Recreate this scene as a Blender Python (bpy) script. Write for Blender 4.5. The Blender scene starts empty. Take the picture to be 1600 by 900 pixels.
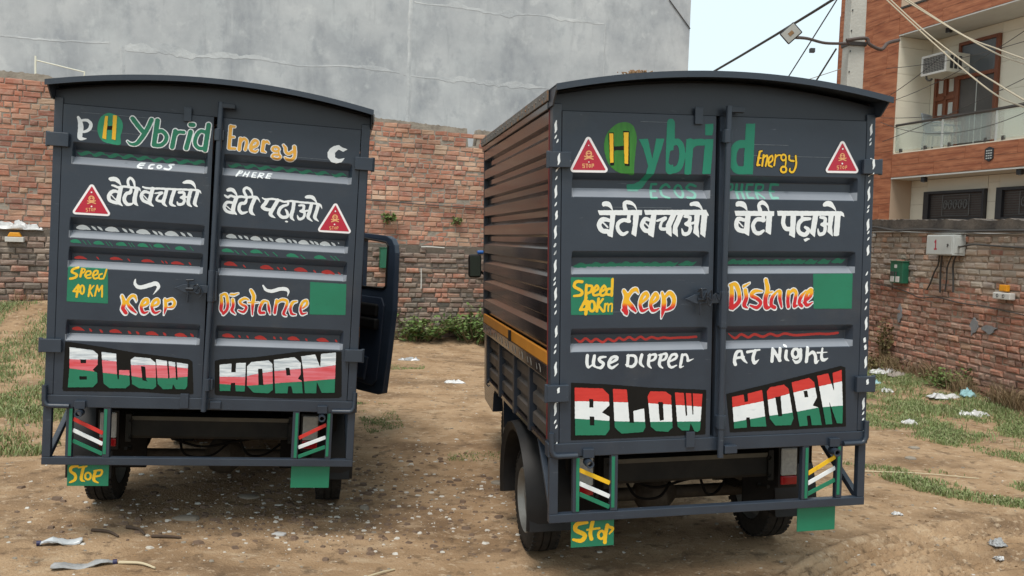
import bpy, bmesh, math, random, json
import numpy as np
from mathutils import Vector, Matrix, Euler, noise
from mathutils.geometry import tessellate_polygon
random.seed(7)
RD=math.radians
SC=bpy.context.scene
COL=SC.collection
# ------------------------------------------------------------------ camera
cam_d=bpy.data.cameras.new("camera"); cam=bpy.data.objects.new("camera",cam_d); COL.objects.link(cam)
cam_d.sensor_width=36; cam_d.lens=29.15; cam_d.clip_start=.05; cam_d.clip_end=3000
_p,_r=.0537,.0337
_f=Vector((0,math.cos(_p),-math.sin(_p))); _x=Vector((1,0,0)); _d=_f.cross(_x)
_x2=_x*math.cos(_r)-_d*math.sin(_r); _d2=_x*math.sin(_r)+_d*math.cos(_r)
cam.matrix_world=Matrix(((_x2.x,-_d2.x,-_f.x,0),(_x2.y,-_d2.y,-_f.y,0),(_x2.z,-_d2.z,-_f.z,1.799),(0,0,0,1)))
SC.camera=cam
# ------------------------------------------------------------------ sky, sun, exposure
W=bpy.data.worlds.new("World"); SC.world=W; W.use_nodes=True
nt=W.node_tree; bg=nt.nodes["Background"]
sky=nt.nodes.new("ShaderNodeTexSky"); sky.sky_type='NISHITA'; sky.sun_disc=False
SUN_EL,SUN_AZ=RD(64),RD(196)
sky.sun_elevation=SUN_EL; sky.sun_rotation=SUN_AZ; sky.air_density=1.2; sky.dust_density=3
mx=nt.nodes.new("ShaderNodeMix"); mx.data_type='RGBA'; mx.inputs[0].default_value=.86   # thin even cloud over the sky
mx.inputs[7].default_value=(6.6,7.75,8.1,1)
nt.links.new(sky.outputs[0],mx.inputs[6]); nt.links.new(mx.outputs[2],bg.inputs[0]); bg.inputs[1].default_value=.1
sl=bpy.data.lights.new("sun",'SUN'); sl.energy=2.1; sl.angle=RD(22); sl.color=(1,.94,.86)
so=bpy.data.objects.new("sun",sl); COL.objects.link(so)
sd=Vector((math.sin(SUN_AZ)*math.cos(SUN_EL),math.cos(SUN_AZ)*math.cos(SUN_EL),math.sin(SUN_EL)))
so.rotation_euler=sd.to_track_quat('Z','Y').to_euler()
SC.view_settings.view_transform='Standard'; SC.view_settings.look='None'; SC.view_settings.exposure=0.50; SC.view_settings.gamma=1
# ------------------------------------------------------------------ materials
MATS={}
def mat(name,base,rough=.6,metal=0,noise_s=0,noise_a=0,col2=None,bump=0,bump_s=60,spec=.5,coord='Object',detail=6,stretch=None,r2=None,trans=0):
    m=bpy.data.materials.new(name); m.use_nodes=True; t=m.node_tree; b=t.nodes["Principled BSDF"]
    b.inputs['Base Color'].default_value=(*base,1); b.inputs['Roughness'].default_value=rough; b.inputs['Metallic'].default_value=metal
    b.inputs['Specular IOR Level'].default_value=spec
    if trans: b.inputs['Transmission Weight'].default_value=trans
    tc=t.nodes.new("ShaderNodeTexCoord"); mp=t.nodes.new("ShaderNodeMapping"); t.links.new(tc.outputs[coord],mp.inputs[0])
    if stretch: mp.inputs['Scale'].default_value=stretch
    if noise_s:
        n=t.nodes.new("ShaderNodeTexNoise"); n.inputs['Scale'].default_value=noise_s; n.inputs['Detail'].default_value=detail; n.inputs['Roughness'].default_value=.62
        t.links.new(mp.outputs[0],n.inputs['Vector'])
        cr=t.nodes.new("ShaderNodeValToRGB"); cr.color_ramp.elements[0].position=.5-noise_a/2; cr.color_ramp.elements[1].position=.5+noise_a/2
        cr.color_ramp.elements[0].color=(*base,1); cr.color_ramp.elements[1].color=(*(col2 or base),1)
        t.links.new(n.outputs[0],cr.inputs[0]); t.links.new(cr.outputs[0],b.inputs['Base Color'])
        if r2 is not None:
            mr=t.nodes.new("ShaderNodeMapRange"); mr.inputs[1].default_value=.35; mr.inputs[2].default_value=.65; mr.inputs[3].default_value=rough; mr.inputs[4].default_value=r2
            t.links.new(n.outputs[0],mr.inputs[0]); t.links.new(mr.outputs[0],b.inputs['Roughness'])
    if bump:
        n2=t.nodes.new("ShaderNodeTexNoise"); n2.inputs['Scale'].default_value=bump_s; n2.inputs['Detail'].default_value=5
        t.links.new(tc.outputs[coord],n2.inputs['Vector'])
        bp=t.nodes.new("ShaderNodeBump"); bp.inputs['Strength'].default_value=bump; bp.inputs['Distance'].default_value=.01
        t.links.new(n2.outputs[0],bp.inputs['Height']); t.links.new(bp.outputs[0],b.inputs['Normal'])
    MATS[name]=m; return m
def wear(m,col,scale,lo,hi,stretch=(1,1,1),amt=1,coord='Object'):
    """mix a wear colour over the base by thresholded noise"""
    t=m.node_tree; b=t.nodes["Principled BSDF"]; inp=b.inputs['Base Color']
    src=inp.links[0].from_socket if inp.links else None
    mxn=t.nodes.new("ShaderNodeMix"); mxn.data_type='RGBA'
    if src: t.links.new(src,mxn.inputs[6])
    else: mxn.inputs[6].default_value=inp.default_value
    mxn.inputs[7].default_value=(*col,1)
    tc=t.nodes.new("ShaderNodeTexCoord"); mp=t.nodes.new("ShaderNodeMapping"); mp.inputs['Scale'].default_value=stretch
    n=t.nodes.new("ShaderNodeTexNoise"); n.inputs['Scale'].default_value=scale; n.inputs['Detail'].default_value=8; n.inputs['Roughness'].default_value=.65
    t.links.new(tc.outputs[coord],mp.inputs[0]); t.links.new(mp.outputs[0],n.inputs['Vector'])
    mr=t.nodes.new("ShaderNodeMapRange"); mr.inputs[1].default_value=lo; mr.inputs[2].default_value=hi; mr.inputs[3].default_value=0; mr.inputs[4].default_value=amt
    t.links.new(n.outputs[0],mr.inputs[0]); t.links.new(mr.outputs[0],mxn.inputs[0]); t.links.new(mxn.outputs[2],inp)
slate=mat('slate_paint',(.021,.030,.046),.28,noise_s=2.2,noise_a=.5,col2=(.029,.040,.057),bump=.12,bump_s=14,r2=.5)
wear(slate,(.18,.20,.22),9,.65,.74,(1,1,7),.5); wear(slate,(.11,.10,.085),1.7,.56,.8,(1,1,1),.35); wear(slate,(.30,.32,.34),38,.70,.74,(1,1,1),.6)
slate_dark=mat('dark_slate_paint',(.011,.016,.025),.38,noise_s=3,noise_a=.5,col2=(.016,.022,.033),bump=.1,bump_s=14)
wear(slate_dark,(.1,.11,.13),7,.66,.76,(1,1,4),.5)
brown=mat('side_gloss_paint',(.018,.014,.014),.07,noise_s=1.3,noise_a=.6,col2=(.030,.023,.023),bump=.03,bump_s=3,r2=.17,spec=.9)
wear(brown,(.14,.11,.085),3,.6,.85,(1,.4,1),.3)
edgered=mat('maroon_paint',(.16,.018,.016),.5)
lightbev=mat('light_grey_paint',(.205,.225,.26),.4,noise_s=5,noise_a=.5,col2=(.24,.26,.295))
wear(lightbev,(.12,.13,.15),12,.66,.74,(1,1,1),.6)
whitep=mat('white_paint',(.80,.82,.83),.45,noise_s=12,noise_a=.4,col2=(.70,.74,.76))
green=mat('green_paint',(.008,.150,.078),.5,noise_s=6,noise_a=.5,col2=(.010,.185,.10))
wear(whitep,(.40,.44,.48),16,.60,.74,(1,1,3),.5); wear(green,(.015,.095,.06),9,.58,.72,(1,1,4),.55)
green2=mat('badge_green_paint',(.01,.19,.09),.5,noise_s=9,noise_a=.4,col2=(.02,.30,.17))
teal=mat('teal_paint',(.003,.165,.095),.5,noise_s=5,noise_a=.5,col2=(.006,.20,.12))
leafgreen=mat('leaf_green_paint',(.015,.13,.010),.45,noise_s=9,noise_a=.5,col2=(.04,.23,.02),stretch=(5,5,1))
yellow=mat('yellow_paint',(.86,.43,.012),.45,noise_s=10,noise_a=.5,col2=(.74,.52,.02))
orange=mat('orange_paint',(.80,.36,.035),.45,noise_s=20,noise_a=.5,col2=(.72,.42,.07))
wear(yellow,(.50,.30,.02),14,.58,.70,(2,1,1),.6)
redp=mat('red_paint',(.50,.022,.018),.45,noise_s=10,noise_a=.5,col2=(.62,.04,.03),stretch=(1,1,6))
blackp=mat('black_paint',(.005,.005,.0045),.5,spec=.2,noise_s=6,noise_a=.5,col2=(.009,.008,.007))
sw=mat('sticker_white',(.85,.82,.83),.3); sr=mat('sticker_red',(.45,.012,.035),.25); sg=mat('sticker_gold',(.75,.38,.16),.4)
bw=mat('brushed_white_paint',(.78,.82,.84),.5,noise_s=7,noise_a=.22,col2=(.42,.47,.52),stretch=(.9,1,9))
br=mat('brushed_red_paint',(.60,.03,.035),.5,noise_s=5,noise_a=.42,col2=(.72,.23,.28),stretch=(.7,1,9))
def flame():
    m=mat('flame_paint',(.8,.4,.02),.45); t=m.node_tree; b=t.nodes["Principled BSDF"]
    tc=t.nodes.new("ShaderNodeTexCoord"); sx=t.nodes.new("ShaderNodeSeparateXYZ"); t.links.new(tc.outputs['Generated'],sx.inputs[0])
    n=t.nodes.new("ShaderNodeTexNoise"); n.inputs['Scale'].default_value=30; t.links.new(tc.outputs['Object'],n.inputs['Vector'])
    ma=t.nodes.new("ShaderNodeMath"); ma.operation='MULTIPLY_ADD'; ma.inputs[1].default_value=.16; t.links.new(n.outputs[0],ma.inputs[0]); t.links.new(sx.outputs[2],ma.inputs[2])
    cr=t.nodes.new("ShaderNodeValToRGB"); e=cr.color_ramp.elements; e[0].position=.46; e[0].color=(.56,.012,.018,1); e[1].position=.60; e[1].color=(.80,.42,.012,1)
    k=cr.color_ramp.elements.new(.53); k.color=(.75,.16,.01,1)
    t.links.new(ma.outputs[0],cr.inputs[0]); t.links.new(cr.outputs[0],b.inputs['Base Color']); return m
PM=dict(mint=mat('thin_teal_paint',(.17,.42,.34),.5,noise_s=14,noise_a=.5,col2=(.24,.46,.40)),white=whitep,green=green,green2=green2,teal=teal,leafgreen=leafgreen,yellow=yellow,orange=orange,red=redp,black=blackp,sticker_white=sw,sticker_red=sr,sticker_gold=sg,brushwhite=bw,brushred=br,flame=flame())
rubber=mat('tyre_rubber',(.010,.0095,.009),.85,spec=.2,noise_s=15,noise_a=.4,col2=(.035,.029,.024),bump=.3,bump_s=60)
blackpl=mat('black_plastic',(.007,.007,.008),.5,spec=.22,noise_s=5,noise_a=.5,col2=(.018,.016,.015))
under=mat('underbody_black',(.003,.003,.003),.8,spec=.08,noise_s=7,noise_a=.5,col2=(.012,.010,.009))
beamc=mat('dusty_chassis_paint',(.006,.006,.006),.6,spec=.2,noise_s=6,noise_a=.4,col2=(.018,.016,.013))
steel=mat('bare_steel',(.25,.25,.25),.4,.9,noise_s=20,noise_a=.4,col2=(.12,.11,.1))
rimc=mat('silver_wheel_paint',(.22,.22,.21),.45,.3,noise_s=12,noise_a=.5,col2=(.13,.12,.105))
lens_c=mat('lamp_clear_lens',(.42,.42,.40),.22,noise_s=40,noise_a=.4,col2=(.3,.3,.29)); lens_r=mat('lamp_red_lens',(.30,.008,.012),.15)
glass=mat('dark_glass',(.02,.025,.03),.05,spec=.8)
cabp=mat('cab_paint',(.020,.030,.048),.22,noise_s=3,noise_a=.5,col2=(.033,.046,.07),bump=.04,bump_s=6)
yrail=mat('yellow_rail_paint',(.55,.22,.02),.4,noise_s=5,noise_a=.5,col2=(.40,.15,.015)); 
mirror=mat('mirror_glass',(.5,.5,.5),.05,1)
def brickmat(name,cols,smear,amt):
    m=bpy.data.materials.new(name); m.use_nodes=True; t=m.node_tree; b=t.nodes["Principled BSDF"]; b.inputs['Roughness'].default_value=.9; b.inputs['Specular IOR Level'].default_value=.2
    oi=t.nodes.new("ShaderNodeObjectInfo"); at=t.nodes.new("ShaderNodeAttribute"); at.attribute_name='rnd'
    ad=t.nodes.new("ShaderNodeMath"); ad.operation='ADD'; t.links.new(oi.outputs['Random'],ad.inputs[0]); t.links.new(at.outputs['Fac'],ad.inputs[1])
    fr=t.nodes.new("ShaderNodeMath"); fr.operation='FRACT'; t.links.new(ad.outputs[0],fr.inputs[0])
    cr=t.nodes.new("ShaderNodeValToRGB"); cr.color_ramp.interpolation='LINEAR'; E=cr.color_ramp.elements
    E[0].color=(*cols[0],1); E[1].color=(*cols[-1],1); E[0].position=0; E[1].position=1
    for i,c in enumerate(cols[1:-1]): e=E.new((i+1)/(len(cols)-1)); e.color=(*c,1)
    t.links.new(fr.outputs[0],cr.inputs[0])
    g=t.nodes.new("ShaderNodeNewGeometry"); n=t.nodes.new("ShaderNodeTexNoise"); n.inputs['Scale'].default_value=9; n.inputs['Detail'].default_value=8; n.inputs['Roughness'].default_value=.7; t.links.new(g.outputs['Position'],n.inputs['Vector'])
    mr=t.nodes.new("ShaderNodeMapRange"); mr.inputs[1].default_value=.45; mr.inputs[2].default_value=.68; mr.inputs[4].default_value=amt; t.links.new(n.outputs[0],mr.inputs[0])
    m1=t.nodes.new("ShaderNodeMix"); m1.data_type='RGBA'; t.links.new(mr.outputs[0],m1.inputs[0]); t.links.new(cr.outputs[0],m1.inputs[6]); m1.inputs[7].default_value=(*smear,1)
    n3=t.nodes.new("ShaderNodeTexNoise"); n3.inputs['Scale'].default_value=1.1; n3.inputs['Detail'].default_value=5; t.links.new(g.outputs['Position'],n3.inputs['Vector'])
    mr3=t.nodes.new("ShaderNodeMapRange"); mr3.inputs[1].default_value=.35; mr3.inputs[2].default_value=.7; mr3.inputs[3].default_value=.78; mr3.inputs[4].default_value=1.2; t.links.new(n3.outputs[0],mr3.inputs[0])
    m2=t.nodes.new("ShaderNodeMix"); m2.data_type='RGBA'; m2.blend_type='MULTIPLY'; m2.inputs[0].default_value=1; t.links.new(m1.outputs[2],m2.inputs[6]); 
    cmb=t.nodes.new("ShaderNodeCombineXYZ"); [t.links.new(mr3.outputs[0],cmb.inputs[k]) for k in range(3)]; t.links.new(cmb.outputs[0],m2.inputs[7])
    t.links.new(m2.outputs[2],b.inputs['Base Color'])
    n2=t.nodes.new("ShaderNodeTexNoise"); n2.inputs['Scale'].default_value=55; n2.inputs['Detail'].default_value=6; t.links.new(g.outputs['Position'],n2.inputs['Vector'])
    bp=t.nodes.new("ShaderNodeBump"); bp.inputs['Strength'].default_value=.6; bp.inputs['Distance'].default_value=.008; t.links.new(n2.outputs[0],bp.inputs['Height']); t.links.new(bp.outputs[0],b.inputs['Normal'])
    return m
BR_new=brickmat('red_brick',[(.35,.145,.095),(.43,.21,.145),(.32,.13,.095),(.50,.32,.22),(.39,.165,.11),(.46,.26,.175),(.27,.14,.11),(.42,.165,.105),(.50,.36,.26)],(.48,.39,.31),.45)
BR_old=brickmat('weathered_brick',[(.20,.14,.115),(.16,.13,.115),(.24,.155,.125),(.11,.10,.09),(.27,.21,.17),(.20,.125,.10),(.22,.18,.15)],(.32,.27,.22),.6)
BR_grey=brickmat('grey_brick',[(.38,.29,.225),(.33,.26,.21),(.42,.27,.20),(.37,.31,.25),(.31,.25,.22),(.46,.36,.28)],(.45,.38,.31),.7)
BR_red2=brickmat('old_red_brick',[(.33,.165,.12),(.39,.18,.125),(.28,.145,.11),(.36,.22,.165),(.42,.175,.115),(.31,.19,.15)],(.44,.34,.265),.7)
def soilmix(m):  # dirty mortar
    return m
mort=mat('mortar',(.40,.35,.29),.95,noise_s=6,noise_a=.5,col2=(.17,.145,.12),bump=.8,bump_s=30,coord='Object'); 
mort_d=mat('dark_mortar',(.10,.085,.07),.95,noise_s=6,noise_a=.5,col2=(.16,.13,.105),bump=.8,bump_s=30)
coping=mat('stained_plaster',(.045,.038,.034),.95,noise_s=2.6,noise_a=.30,col2=(.13,.105,.085),bump=.9,bump_s=22)
# ------------------------------------------------------------------ helpers
class MB:
    def __init__(s): s.v=[];s.f=[];s.m=[]
    def poly(s,pts,m=0):
        a=len(s.v); s.v+=[tuple(p) for p in pts]; s.f.append(tuple(range(a,a+len(pts)))); s.m.append(m); return s
    def box(s,x0,x1,y0,y1,z0,z1,m=0):
        a=len(s.v); s.v+=[(x0,y0,z0),(x1,y0,z0),(x1,y1,z0),(x0,y1,z0),(x0,y0,z1),(x1,y0,z1),(x1,y1,z1),(x0,y1,z1)]
        for f in ((0,3,2,1),(4,5,6,7),(0,1,5,4),(1,2,6,5),(2,3,7,6),(3,0,4,7)): s.f.append(tuple(a+i for i in f)); s.m.append(m)
        return s
    def tube(s,pts,r,n=8,cap=True,m=0):
        pts=[Vector(p) for p in pts]; rr=r if isinstance(r,(list,tuple)) else [r]*len(pts); a=len(s.v); up=None
        for i,p in enumerate(pts):
            d=((pts[i+1]-p) if i<len(pts)-1 else Vector((0,0,0)))+((p-pts[i-1]) if i else Vector((0,0,0)))
            d.normalize()
            if up is None: up=Vector((0,0,1)) if abs(d.z)<.9 else Vector((1,0,0))
            u=d.cross(up).normalized(); w=u.cross(d).normalized(); up=w
            for k in range(n):
                t=2*math.pi*k/n; s.v.append(tuple(p+u*(math.cos(t)*rr[i])+w*(math.sin(t)*rr[i])))
        for i in range(len(pts)-1):
            for k in range(n):
                k2=(k+1)%n; s.f.append((a+i*n+k,a+i*n+k2,a+(i+1)*n+k2,a+(i+1)*n+k)); s.m.append(m)
        if cap:
            s.f.append(tuple(a+k for k in reversed(range(n)))); s.m.append(m)
            s.f.append(tuple(a+(len(pts)-1)*n+k for k in range(n))); s.m.append(m)
        return s
    def bar(s,p0,p1,w,h,up=(0,0,1),m=0):
        p0=Vector(p0);p1=Vector(p1);d=(p1-p0).normalized();u=d.cross(Vector(up)).normalized()*w/2;q=u.cross(d).normalized()*h/2
        a=len(s.v)
        for p in (p0,p1): s.v+=[tuple(p-u-q),tuple(p+u-q),tuple(p+u+q),tuple(p-u+q)]
        for f in ((0,1,2,3),(7,6,5,4),(0,4,5,1),(1,5,6,2),(2,6,7,3),(3,7,4,0)): s.f.append(tuple(a+i for i in f)); s.m.append(m)
        return s
    def prism(s,prof,x0,x1,axis='x',m=0):
        """extrude a closed (a,b) profile; axis x: profile is (y,z)"""
        n=len(prof); a=len(s.v)
        for xx in (x0,x1):
            for p in prof: s.v.append((xx,p[0],p[1]) if axis=='x' else ((p[0],xx,p[1]) if axis=='y' else (p[0],p[1],xx)))
        s.f.append(tuple(a+i for i in range(n))); s.m.append(m); s.f.append(tuple(a+n+i for i in reversed(range(n)))); s.m.append(m)
        for i in range(n):
            j=(i+1)%n; s.f.append((a+i,a+n+i,a+n+j,a+j)); s.m.append(m)
        return s
    def lathe(s,prof,n=32,c=(0,0,0),axis='x',m=0):
        """profile (axial, radius)"""
        a=len(s.v)
        for (h,r) in prof:
            for k in range(n):
                t=2*math.pi*k/n; q=(r*math.cos(t),r*math.sin(t))
                s.v.append((c[0]+h,c[1]+q[0],c[2]+q[1]) if axis=='x' else ((c[0]+q[0],c[1]+h,c[2]+q[1]) if axis=='y' else (c[0]+q[0],c[1]+q[1],c[2]+h)))
        for i in range(len(prof)-1):
            for k in range(n):
                k2=(k+1)%n; s.f.append((a+i*n+k,a+i*n+k2,a+(i+1)*n+k2,a+(i+1)*n+k)); s.m.append(m)
        return s
    def obj(s,name,mats,parent=None,bev=0,smooth=False,seg=2,label=None,kind=None,fix=True):
        me=bpy.data.meshes.new(name); me.from_pydata(s.v,[],s.f)
        if not isinstance(mats,(list,tuple)): mats=[mats]
        for m in mats: me.materials.append(m)
        if any(s.m): me.polygons.foreach_set('material_index',s.m)
        if fix:
            b=bmesh.new(); b.from_mesh(me); bmesh.ops.recalc_face_normals(b,faces=b.faces); b.to_mesh(me); b.free()
        if smooth: me.polygons.foreach_set('use_smooth',[True]*len(me.polygons))
        o=bpy.data.objects.new(name,me); COL.objects.link(o)
        if parent: o.parent=parent
        if bev:
            md=o.modifiers.new('bevel','BEVEL'); md.width=bev; md.segments=seg; md.limit_method='ANGLE'; md.angle_limit=RD(40)
            md.harden_normals=False
        if smooth and bev==0:
            try:
                me.set_sharp_from_angle(angle=RD(35))
            except Exception: pass
        if label: o['label']=label
        if kind: o['kind']=kind
        return o
def thing(name,label,cat,loc=(0,0,0),rot=(0,0,0),group=None):
    o=bpy.data.objects.new(name,None); COL.objects.link(o); o.location=loc; o.rotation_euler=rot; o.empty_display_size=.2
    o['label']=label; o['category']=cat
    if group: o['group']=group
    return o
def tag(o,label,cat,group=None,kind=None):
    if kind: o['kind']=kind
    if label: o['label']=label
    if cat: o['category']=cat
    if group: o['group']=group
    return o
# ------------------------------------------------------------------ brush lettering: strokes -> outline -> flat mesh
def _spl(P,closed=False,n=7):
    P=[np.array(p,float) for p in P]
    if len(P)<3: return P
    out=[]; m=len(P); rng=range(m if closed else m-1)
    for i in rng:
        p1,p2=P[i],P[(i+1)%m]; p0=P[i-1] if (closed or i>0) else p1; p3=P[(i+2)%m] if (closed or i+2<m) else p2
        for k in range(n):
            t=k/n; out.append(.5*((2*p1)+(p2-p0)*t+(2*p0-5*p1+4*p2-p3)*t*t+(3*p1-p0-3*p2+p3)*t**3))
    if not closed: out.append(P[-1])
    return out
def _parse(tok):
    sign='+'
    if tok[0] in '-&': sign=tok[0]; tok=tok[1:]
    h,*r=tok.split(); k=h[0]; w=float(h[1:]) if len(h)>1 else 0
    pts=[[float(a) for a in t.split(',')] for t in r]
    return sign,k,w,pts
def _poly_sd(X,Y,P):
    ins=np.zeros(X.shape,bool); d2=np.full(X.shape,1e9)
    n=len(P)
    for i in range(n):
        ax,ay=P[i][:2]; bx,by=P[(i+1)%n][:2]
        dx,dy=bx-ax,by-ay; L=dx*dx+dy*dy+1e-9
        t=np.clip(((X-ax)*dx+(Y-ay)*dy)/L,0,1); d2=np.minimum(d2,(X-ax-t*dx)**2+(Y-ay-t*dy)**2)
        c=((ay>Y)!=(by>Y))&(X<(bx-ax)*(Y-ay)/(by-ay+1e-9)+ax); ins^=c
    d=np.sqrt(d2); return np.where(ins,d,-d)
def _stroke(F,X,Y,x0,y0,g,P):
    for a,b in zip(P[:-1],P[1:]):
        R=max(a[2],b[2])/2+g*2
        i0=max(0,int((min(a[0],b[0])-R-x0)/g)); i1=int((max(a[0],b[0])+R-x0)/g)+2
        j0=max(0,int((min(a[1],b[1])-R-y0)/g)); j1=int((max(a[1],b[1])+R-y0)/g)+2
        xs=X[j0:j1,i0:i1]; ys=Y[j0:j1,i0:i1]; dx,dy=b[0]-a[0],b[1]-a[1]; L=dx*dx+dy*dy+1e-9
        t=np.clip(((xs-a[0])*dx+(ys-a[1])*dy)/L,0,1)
        f=(a[2]+(b[2]-a[2])*t)/2-np.sqrt((xs-a[0]-t*dx)**2+(ys-a[1]-t*dy)**2)
        F[j0:j1,i0:i1]=np.maximum(F[j0:j1,i0:i1],f)
def art_field(prims,g):
    pp=[_parse(t) for t in prims]; P=[]
    for s,k,w,pts in pp:
        if s!='+': continue
        for p in pts:
            r=max(w,p[2] if (k in 'sl' and len(p)>2) else 0)/2+2
            if k=='r': r+=max(p[2],p[3])
            P+=[(p[0]-r,p[1]-r),(p[0]+r,p[1]+r)]
    P=np.array(P); x0,y0=P.min(0)-2*g-6; x1,y1=P.max(0)+2*g+6
    X,Y=np.meshgrid(np.arange(x0,x1,g),np.arange(y0,y1,g)); F=np.full(X.shape,-50.)
    for s,k,w,pts in pp:
        T=F if s=='+' else np.full(X.shape,-50.)
        if k in 'sl':
            Q=[[p[0],p[1],p[2] if len(p)>2 else w] for p in pts]
            if k=='s': Q=_spl(Q)
            _stroke(T,X,Y,x0,y0,g,[(q[0],q[1],max(q[2],.5)) for q in Q])
        elif k=='r':
            c=pts[0]; Q=[(c[0]+c[2]*math.cos(t),c[1]+c[3]*math.sin(t),w) for t in np.linspace(0,2*math.pi,25)]
            _stroke(T,X,Y,x0,y0,g,Q)
        elif k=='p': np.maximum(T,_poly_sd(X,Y,pts),out=T)
        elif k=='c': np.maximum(T,_poly_sd(X,Y,_spl(pts,True,5)),out=T)
        if s=='-': F=np.minimum(F,-T)
        elif s=='&': F=np.minimum(F,T)
    return F,x0,y0
_MS={1:[(3,0)],2:[(0,1)],3:[(3,1)],4:[(1,2)],6:[(0,2)],7:[(3,2)],8:[(2,3)],9:[(2,0)],11:[(2,1)],12:[(1,3)],13:[(1,0)],14:[(0,3)],5:[(3,2),(1,0)],10:[(0,3),(2,1)]}
def contours(F,x0,y0,g):
    F=F.copy(); F[0,:]=F[-1,:]=-1; F[:,0]=F[:,-1]=-1; F[F==0]=1e-4
    B=(F>0).astype(int); C=B[:-1,:-1]+2*B[:-1,1:]+4*B[1:,1:]+8*B[1:,:-1]
    js,is_=np.nonzero((C>0)&(C<15)); nxt={}; pos={}
    def ep(j,i,e):
        if e==0: a,b=(j,i),(j,i+1); key=(j,i,0)
        elif e==1: a,b=(j,i+1),(j+1,i+1); key=(j,i+1,1)
        elif e==2: a,b=(j+1,i),(j+1,i+1); key=(j+1,i,0)
        else: a,b=(j,i),(j+1,i); key=(j,i,1)
        if key not in pos:
            fa,fb=F[a],F[b]; t=fa/(fa-fb); pos[key]=(x0+(a[1]+t*(b[1]-a[1]))*g,y0+(a[0]+t*(b[0]-a[0]))*g)
        return key
    for j,i in zip(js.tolist(),is_.tolist()):
        for a,b in _MS[int(C[j,i])]: nxt[ep(j,i,a)]=ep(j,i,b)
    loops=[]
    while nxt:
        s=next(iter(nxt)); L=[]; k=s
        while k in nxt: L.append(pos[k]); k=nxt.pop(k)
        if len(L)>=4: loops.append(L)
    return loops
def _dp(P,e):
    if len(P)<3: return P
    a=np.array(P[0]); b=np.array(P[-1]); Q=np.array(P); d=b-a; L=np.hypot(*d)
    D=np.abs(d[0]*(Q[:,1]-a[1])-d[1]*(Q[:,0]-a[0]))/L if L>1e-9 else np.hypot(*(Q-a).T)
    k=int(D.argmax())
    if D[k]<=e: return [P[0],P[-1]]
    return _dp(P[:k+1],e)[:-1]+_dp(P[k:],e)
def simp(L,e=.5):
    h=len(L)//2; return _dp(L[:h+1],e)[:-1]+_dp(L[h:]+[L[0]],e)[:-1]
def area(L):
    a=np.array(L); b=np.roll(a,-1,0); return .5*float((a[:,0]*b[:,1]-b[:,0]*a[:,1]).sum())
def _inside(p,L):
    c=False; n=len(L)
    for i in range(n):
        ax,ay=L[i]; bx,by=L[(i+1)%n]
        if (ay>p[1])!=(by>p[1]) and p[0]<(bx-ax)*(p[1]-ay)/(by-ay)+ax: c=not c
    return c
def art_mesh(name,layers,parent,depth=lambda x,z:0.,cuts=(),off=.0012,g=2.0,flip=1):
    """flat painted shapes lying on the panel; depth() gives the panel's surface, cuts the z (mm) where it folds"""
    V=[];Fc=[];M=[];mats=[]
    for li,lay in enumerate(layers):
        mn,pr=lay.split(':'); mt=PM[mn]; mt0=mt
        if mt not in mats: mats.append(mt)
        mi=mats.index(mt); F,x0,y0=art_field(pr.split('|'),g)
        if g>1.4:   # hand-held brush: edges waver by under a millimetre
            jj,ii=np.meshgrid(np.arange(F.shape[1]),np.arange(F.shape[0])); F=F+.45*np.sin(jj*.31+ii*.17+li)*np.sin(ii*.41-jj*.13)+.35*np.sin(jj*.9+1.7*np.sin(ii*.5))
        zs=y0+np.arange(F.shape[0])*g; zz=np.repeat(zs[:,None],F.shape[1],1)
        cc=[c for c in sorted(cuts) if zs[0]<c<zs[-1]]; edges=[-1e9]+cc+[1e9]
        for lo,hi in zip(edges[:-1],edges[1:]):
            G=F if not cc else np.minimum(F,np.minimum(zz-lo,hi-zz))
            loops=[simp(l) for l in contours(G,x0,y0,g)]; loops=[l for l in loops if len(l)>2 and abs(area(l))>6]
            outer=[l for l in loops if area(l)*1>0]; holes=[l for l in loops if area(l)<0]
            if sum(area(l) for l in loops)<0: outer,holes=holes,outer
            mid=(max(lo,zs[0])+min(hi,zs[-1]))/2
            mt=PM['mint'] if (mt0 is teal and cc and depth(.3,(mid+1)/1000)<depth(.3,(mid+3)/1000)) else mt0
            if mt not in mats: mats.append(mt)
            mi=mats.index(mt)
            for o in outer:
                hs=[h for h in holes if _inside(h[0],o)]
                pl=[[Vector((p[0],p[1],0)) for p in l] for l in [o]+hs]; flat=[p for l in pl for p in l]
                try: tr=tessellate_polygon(pl)
                except Exception: continue
                a=len(V)
                for p in flat:
                    z=min(max(p.y,lo+.01),hi-.01) if cc else p.y
                    V.append((p.x/1000,depth(p.x/1000,z/1000)-off*(li+1),p.y/1000))
                for t in tr:
                    Fc.append((a+t[0],a+t[1],a+t[2])); M.append(mi)
    me=bpy.data.meshes.new(name); me.from_pydata(V,[],Fc)
    for m in mats: me.materials.append(m)
    me.polygons.foreach_set('material_index',M)
    b=bmesh.new(); b.from_mesh(me)
    for f in b.faces:
        if f.normal.y>0: f.normal_flip()
    b.to_mesh(me); b.free()
    o=bpy.data.objects.new(name,me); COL.objects.link(o); o.parent=parent; return o
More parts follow.
